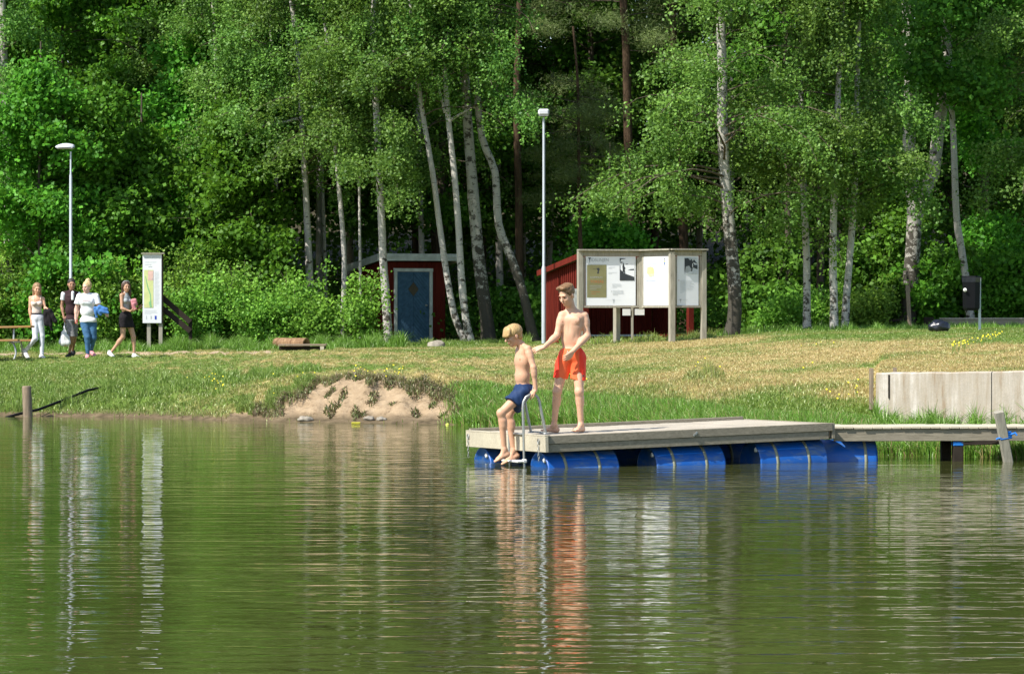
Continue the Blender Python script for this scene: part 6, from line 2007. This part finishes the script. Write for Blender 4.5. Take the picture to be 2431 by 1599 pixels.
c = LUSH * rg.uniform(.55, 1.35, (len(u), 1)) * (1 + rg.normal(0, .08, (len(u), 3))); dr = rg.uniform(0, 1, len(u)) < .10; c[dr] = DRY * .85
parts.append(blades(u, D, hg, .006, c, rg, .38, .5, np.maximum(zz, -.02)))
for (u0, u1, d0, d1, n, h0, h1, lush) in [(-60, 760, 61.3, 64.0, 26000, .06, .20, .7), (560, 760, 58.2, 59.6, 9000, .06, .17, .6), (380, 960, 82.6, 85.2, 26000, .10, .34, 1), (-60, 420, 82.5, 85.6, 12000, .10, .28, 1),
                                        (960, 1260, 84.5, 87, 5000, .06, .20, .7), (1330, 1700, 76.5, 80, 4000, .05, .22, .5), (1700, 2500, 78.5, 84, 16000, .05, .20, 1), (2080, 2500, 45.2, 48.9, 9000, .12, .34, 1),
                                        (1620, 1720, 57.3, 58.8, 900, .08, .26, .2)]:
    u = rg.uniform(u0, u1, n); D = rg.uniform(d0, d1, n); zz = lookup(u, D, GH); Z_ = lookup(u, D, GZ)
    k = np.array([noise.noise((float(a) * .03, float(b) * .9, 4)) for a, b in zip(u, D)])
    ok = (zz > .05) & (Z_[:, 0] < .4) & (k > -.25) & ((zz < .5) | (D > 50) | (u < 2000)); u, D, k = u[ok], D[ok], k[ok]; n = len(u)
    hg = rg.uniform(h0, h1, n) * np.clip(.7 + k * 1.4, .35, 1.5)
    c = (LUSH * lush + colmix(rg.uniform(0, 1, n), n) * (1 - lush)) * rg.uniform(.6, 1.3, (n, 1))
    parts.append(blades(u, D, hg, .006, c, rg, .42, .5))
mk_grass('tall_grass', parts, GRM, 'tall lush green grass along the shore behind the dock and below the bushes', 'grass')

# turf hanging over the sandy slump, brown roots and clods
parts = []; n = 30000
u = rg.uniform(600, 1120, n); D = rg.uniform(56.8, 60.5, n); Z_ = lookup(u, D, GZ); Z2 = lookup(u, D - .32, GZ); zz = lookup(u, D, GH)
ok = (Z_[:, 0] < .6) & (Z2[:, 0] > .3) & (zz > .06); u, D, zz = u[ok], D[ok], zz[ok]; n = len(u)
c = np.where(rg.uniform(0, 1, (n, 1)) < .55, np.array([[.34, .26, .15]]), np.array([[.24, .28, .09]])) * rg.uniform(.5, 1.3, (n, 1))
co, fc, cl = blades(u, D - .06, rg.uniform(.05, .15, n), .008, c, rg, .9, .9)
parts.append((co, fc, cl))
co, fc, cl = blades(u, D - .16, -rg.uniform(.04, .16, n), .007, c * .8, rg, .5, .4, zz + .02)
parts.append((co, fc, cl))
n = 16000; u = rg.uniform(640, 1090, n); D = rg.uniform(57.0, 59.2, n); zz = lookup(u, D, GH)
k = np.array([noise.noise((float(a) * .035, float(b) * 2.2, 9)) for a, b in zip(u, D)]); ok = (k > .22) & (zz > .03); u, D = u[ok], D[ok]; n = len(u)
c = np.where(rg.uniform(0, 1, (n, 1)) < .5, np.array([[.17, .12, .07]]), np.array([[.13, .18, .04]])) * rg.uniform(.5, 1.2, (n, 1))
parts.append(blades(u, D, rg.uniform(.03, .10, n), .008, c, rg, .9))
mk_grass('overhanging_turf', parts, GRM, 'ragged brown and green turf edge hanging over the sandy slump in the bank', 'turf')

# yellow wild flowers
fl = []
for (u0, u1, d0, d1, n) in [(840, 960, 58.3, 59.6, 26), (640, 760, 59, 60.5, 8), (500, 530, 60.6, 61.4, 12), (1180, 1420, 54, 58, 16), (1960, 2080, 50, 53, 18), (1900, 2000, 56, 66, 8), (2260, 2380, 57, 62, 60), (1640, 1720, 58, 64, 8), (1330, 1400, 58, 61, 6), (420, 520, 61.5, 62.5, 8)]:
    for _ in range(int(n * .8)):
        u_ = rg.uniform(u0, u1); t_ = (u_ - u0) / (u1 - u0)
        D_ = (57.5 + 5 * t_ + rg.normal(0, .35)) if n == 60 else rg.uniform(d0, d1)
        X = (u_ - CX) / F * D_; z = ground(X, D_)
        if z > .1: fl.append((X, D_, z))
m = MB()
for (X, D_, z) in fl:
    s = rg.uniform(.009, .017); hh = rg.uniform(.10, .2); tl = rg.uniform(-.5, .5)
    c = Vector((X, D_, z + hh)); a = Vector((1, 0, tl * .4)); b = Vector((0, .6, .8))
    m.add([c + a * (s * math.cos(q)) + b * (s * math.sin(q)) for q in np.linspace(0, 2 * math.pi, 7)[:-1]], [tuple(range(6))], mi=0)
    m.add([c + Vector((-.003, .003, 0)), c + Vector((.003, .003, 0)), Vector((X + .003, D_, z)), Vector((X - .003, D_, z))], [(0, 1, 2, 3)], mi=1)
tag(m.build('yellow_flowers', [simple("yellow_petals", (.72, .62, .03), .7), simple("flower_stem", (.10, .18, .03), .8)]), 'small yellow wild flowers scattered over the grassy bank', 'flowers', kind='stuff')
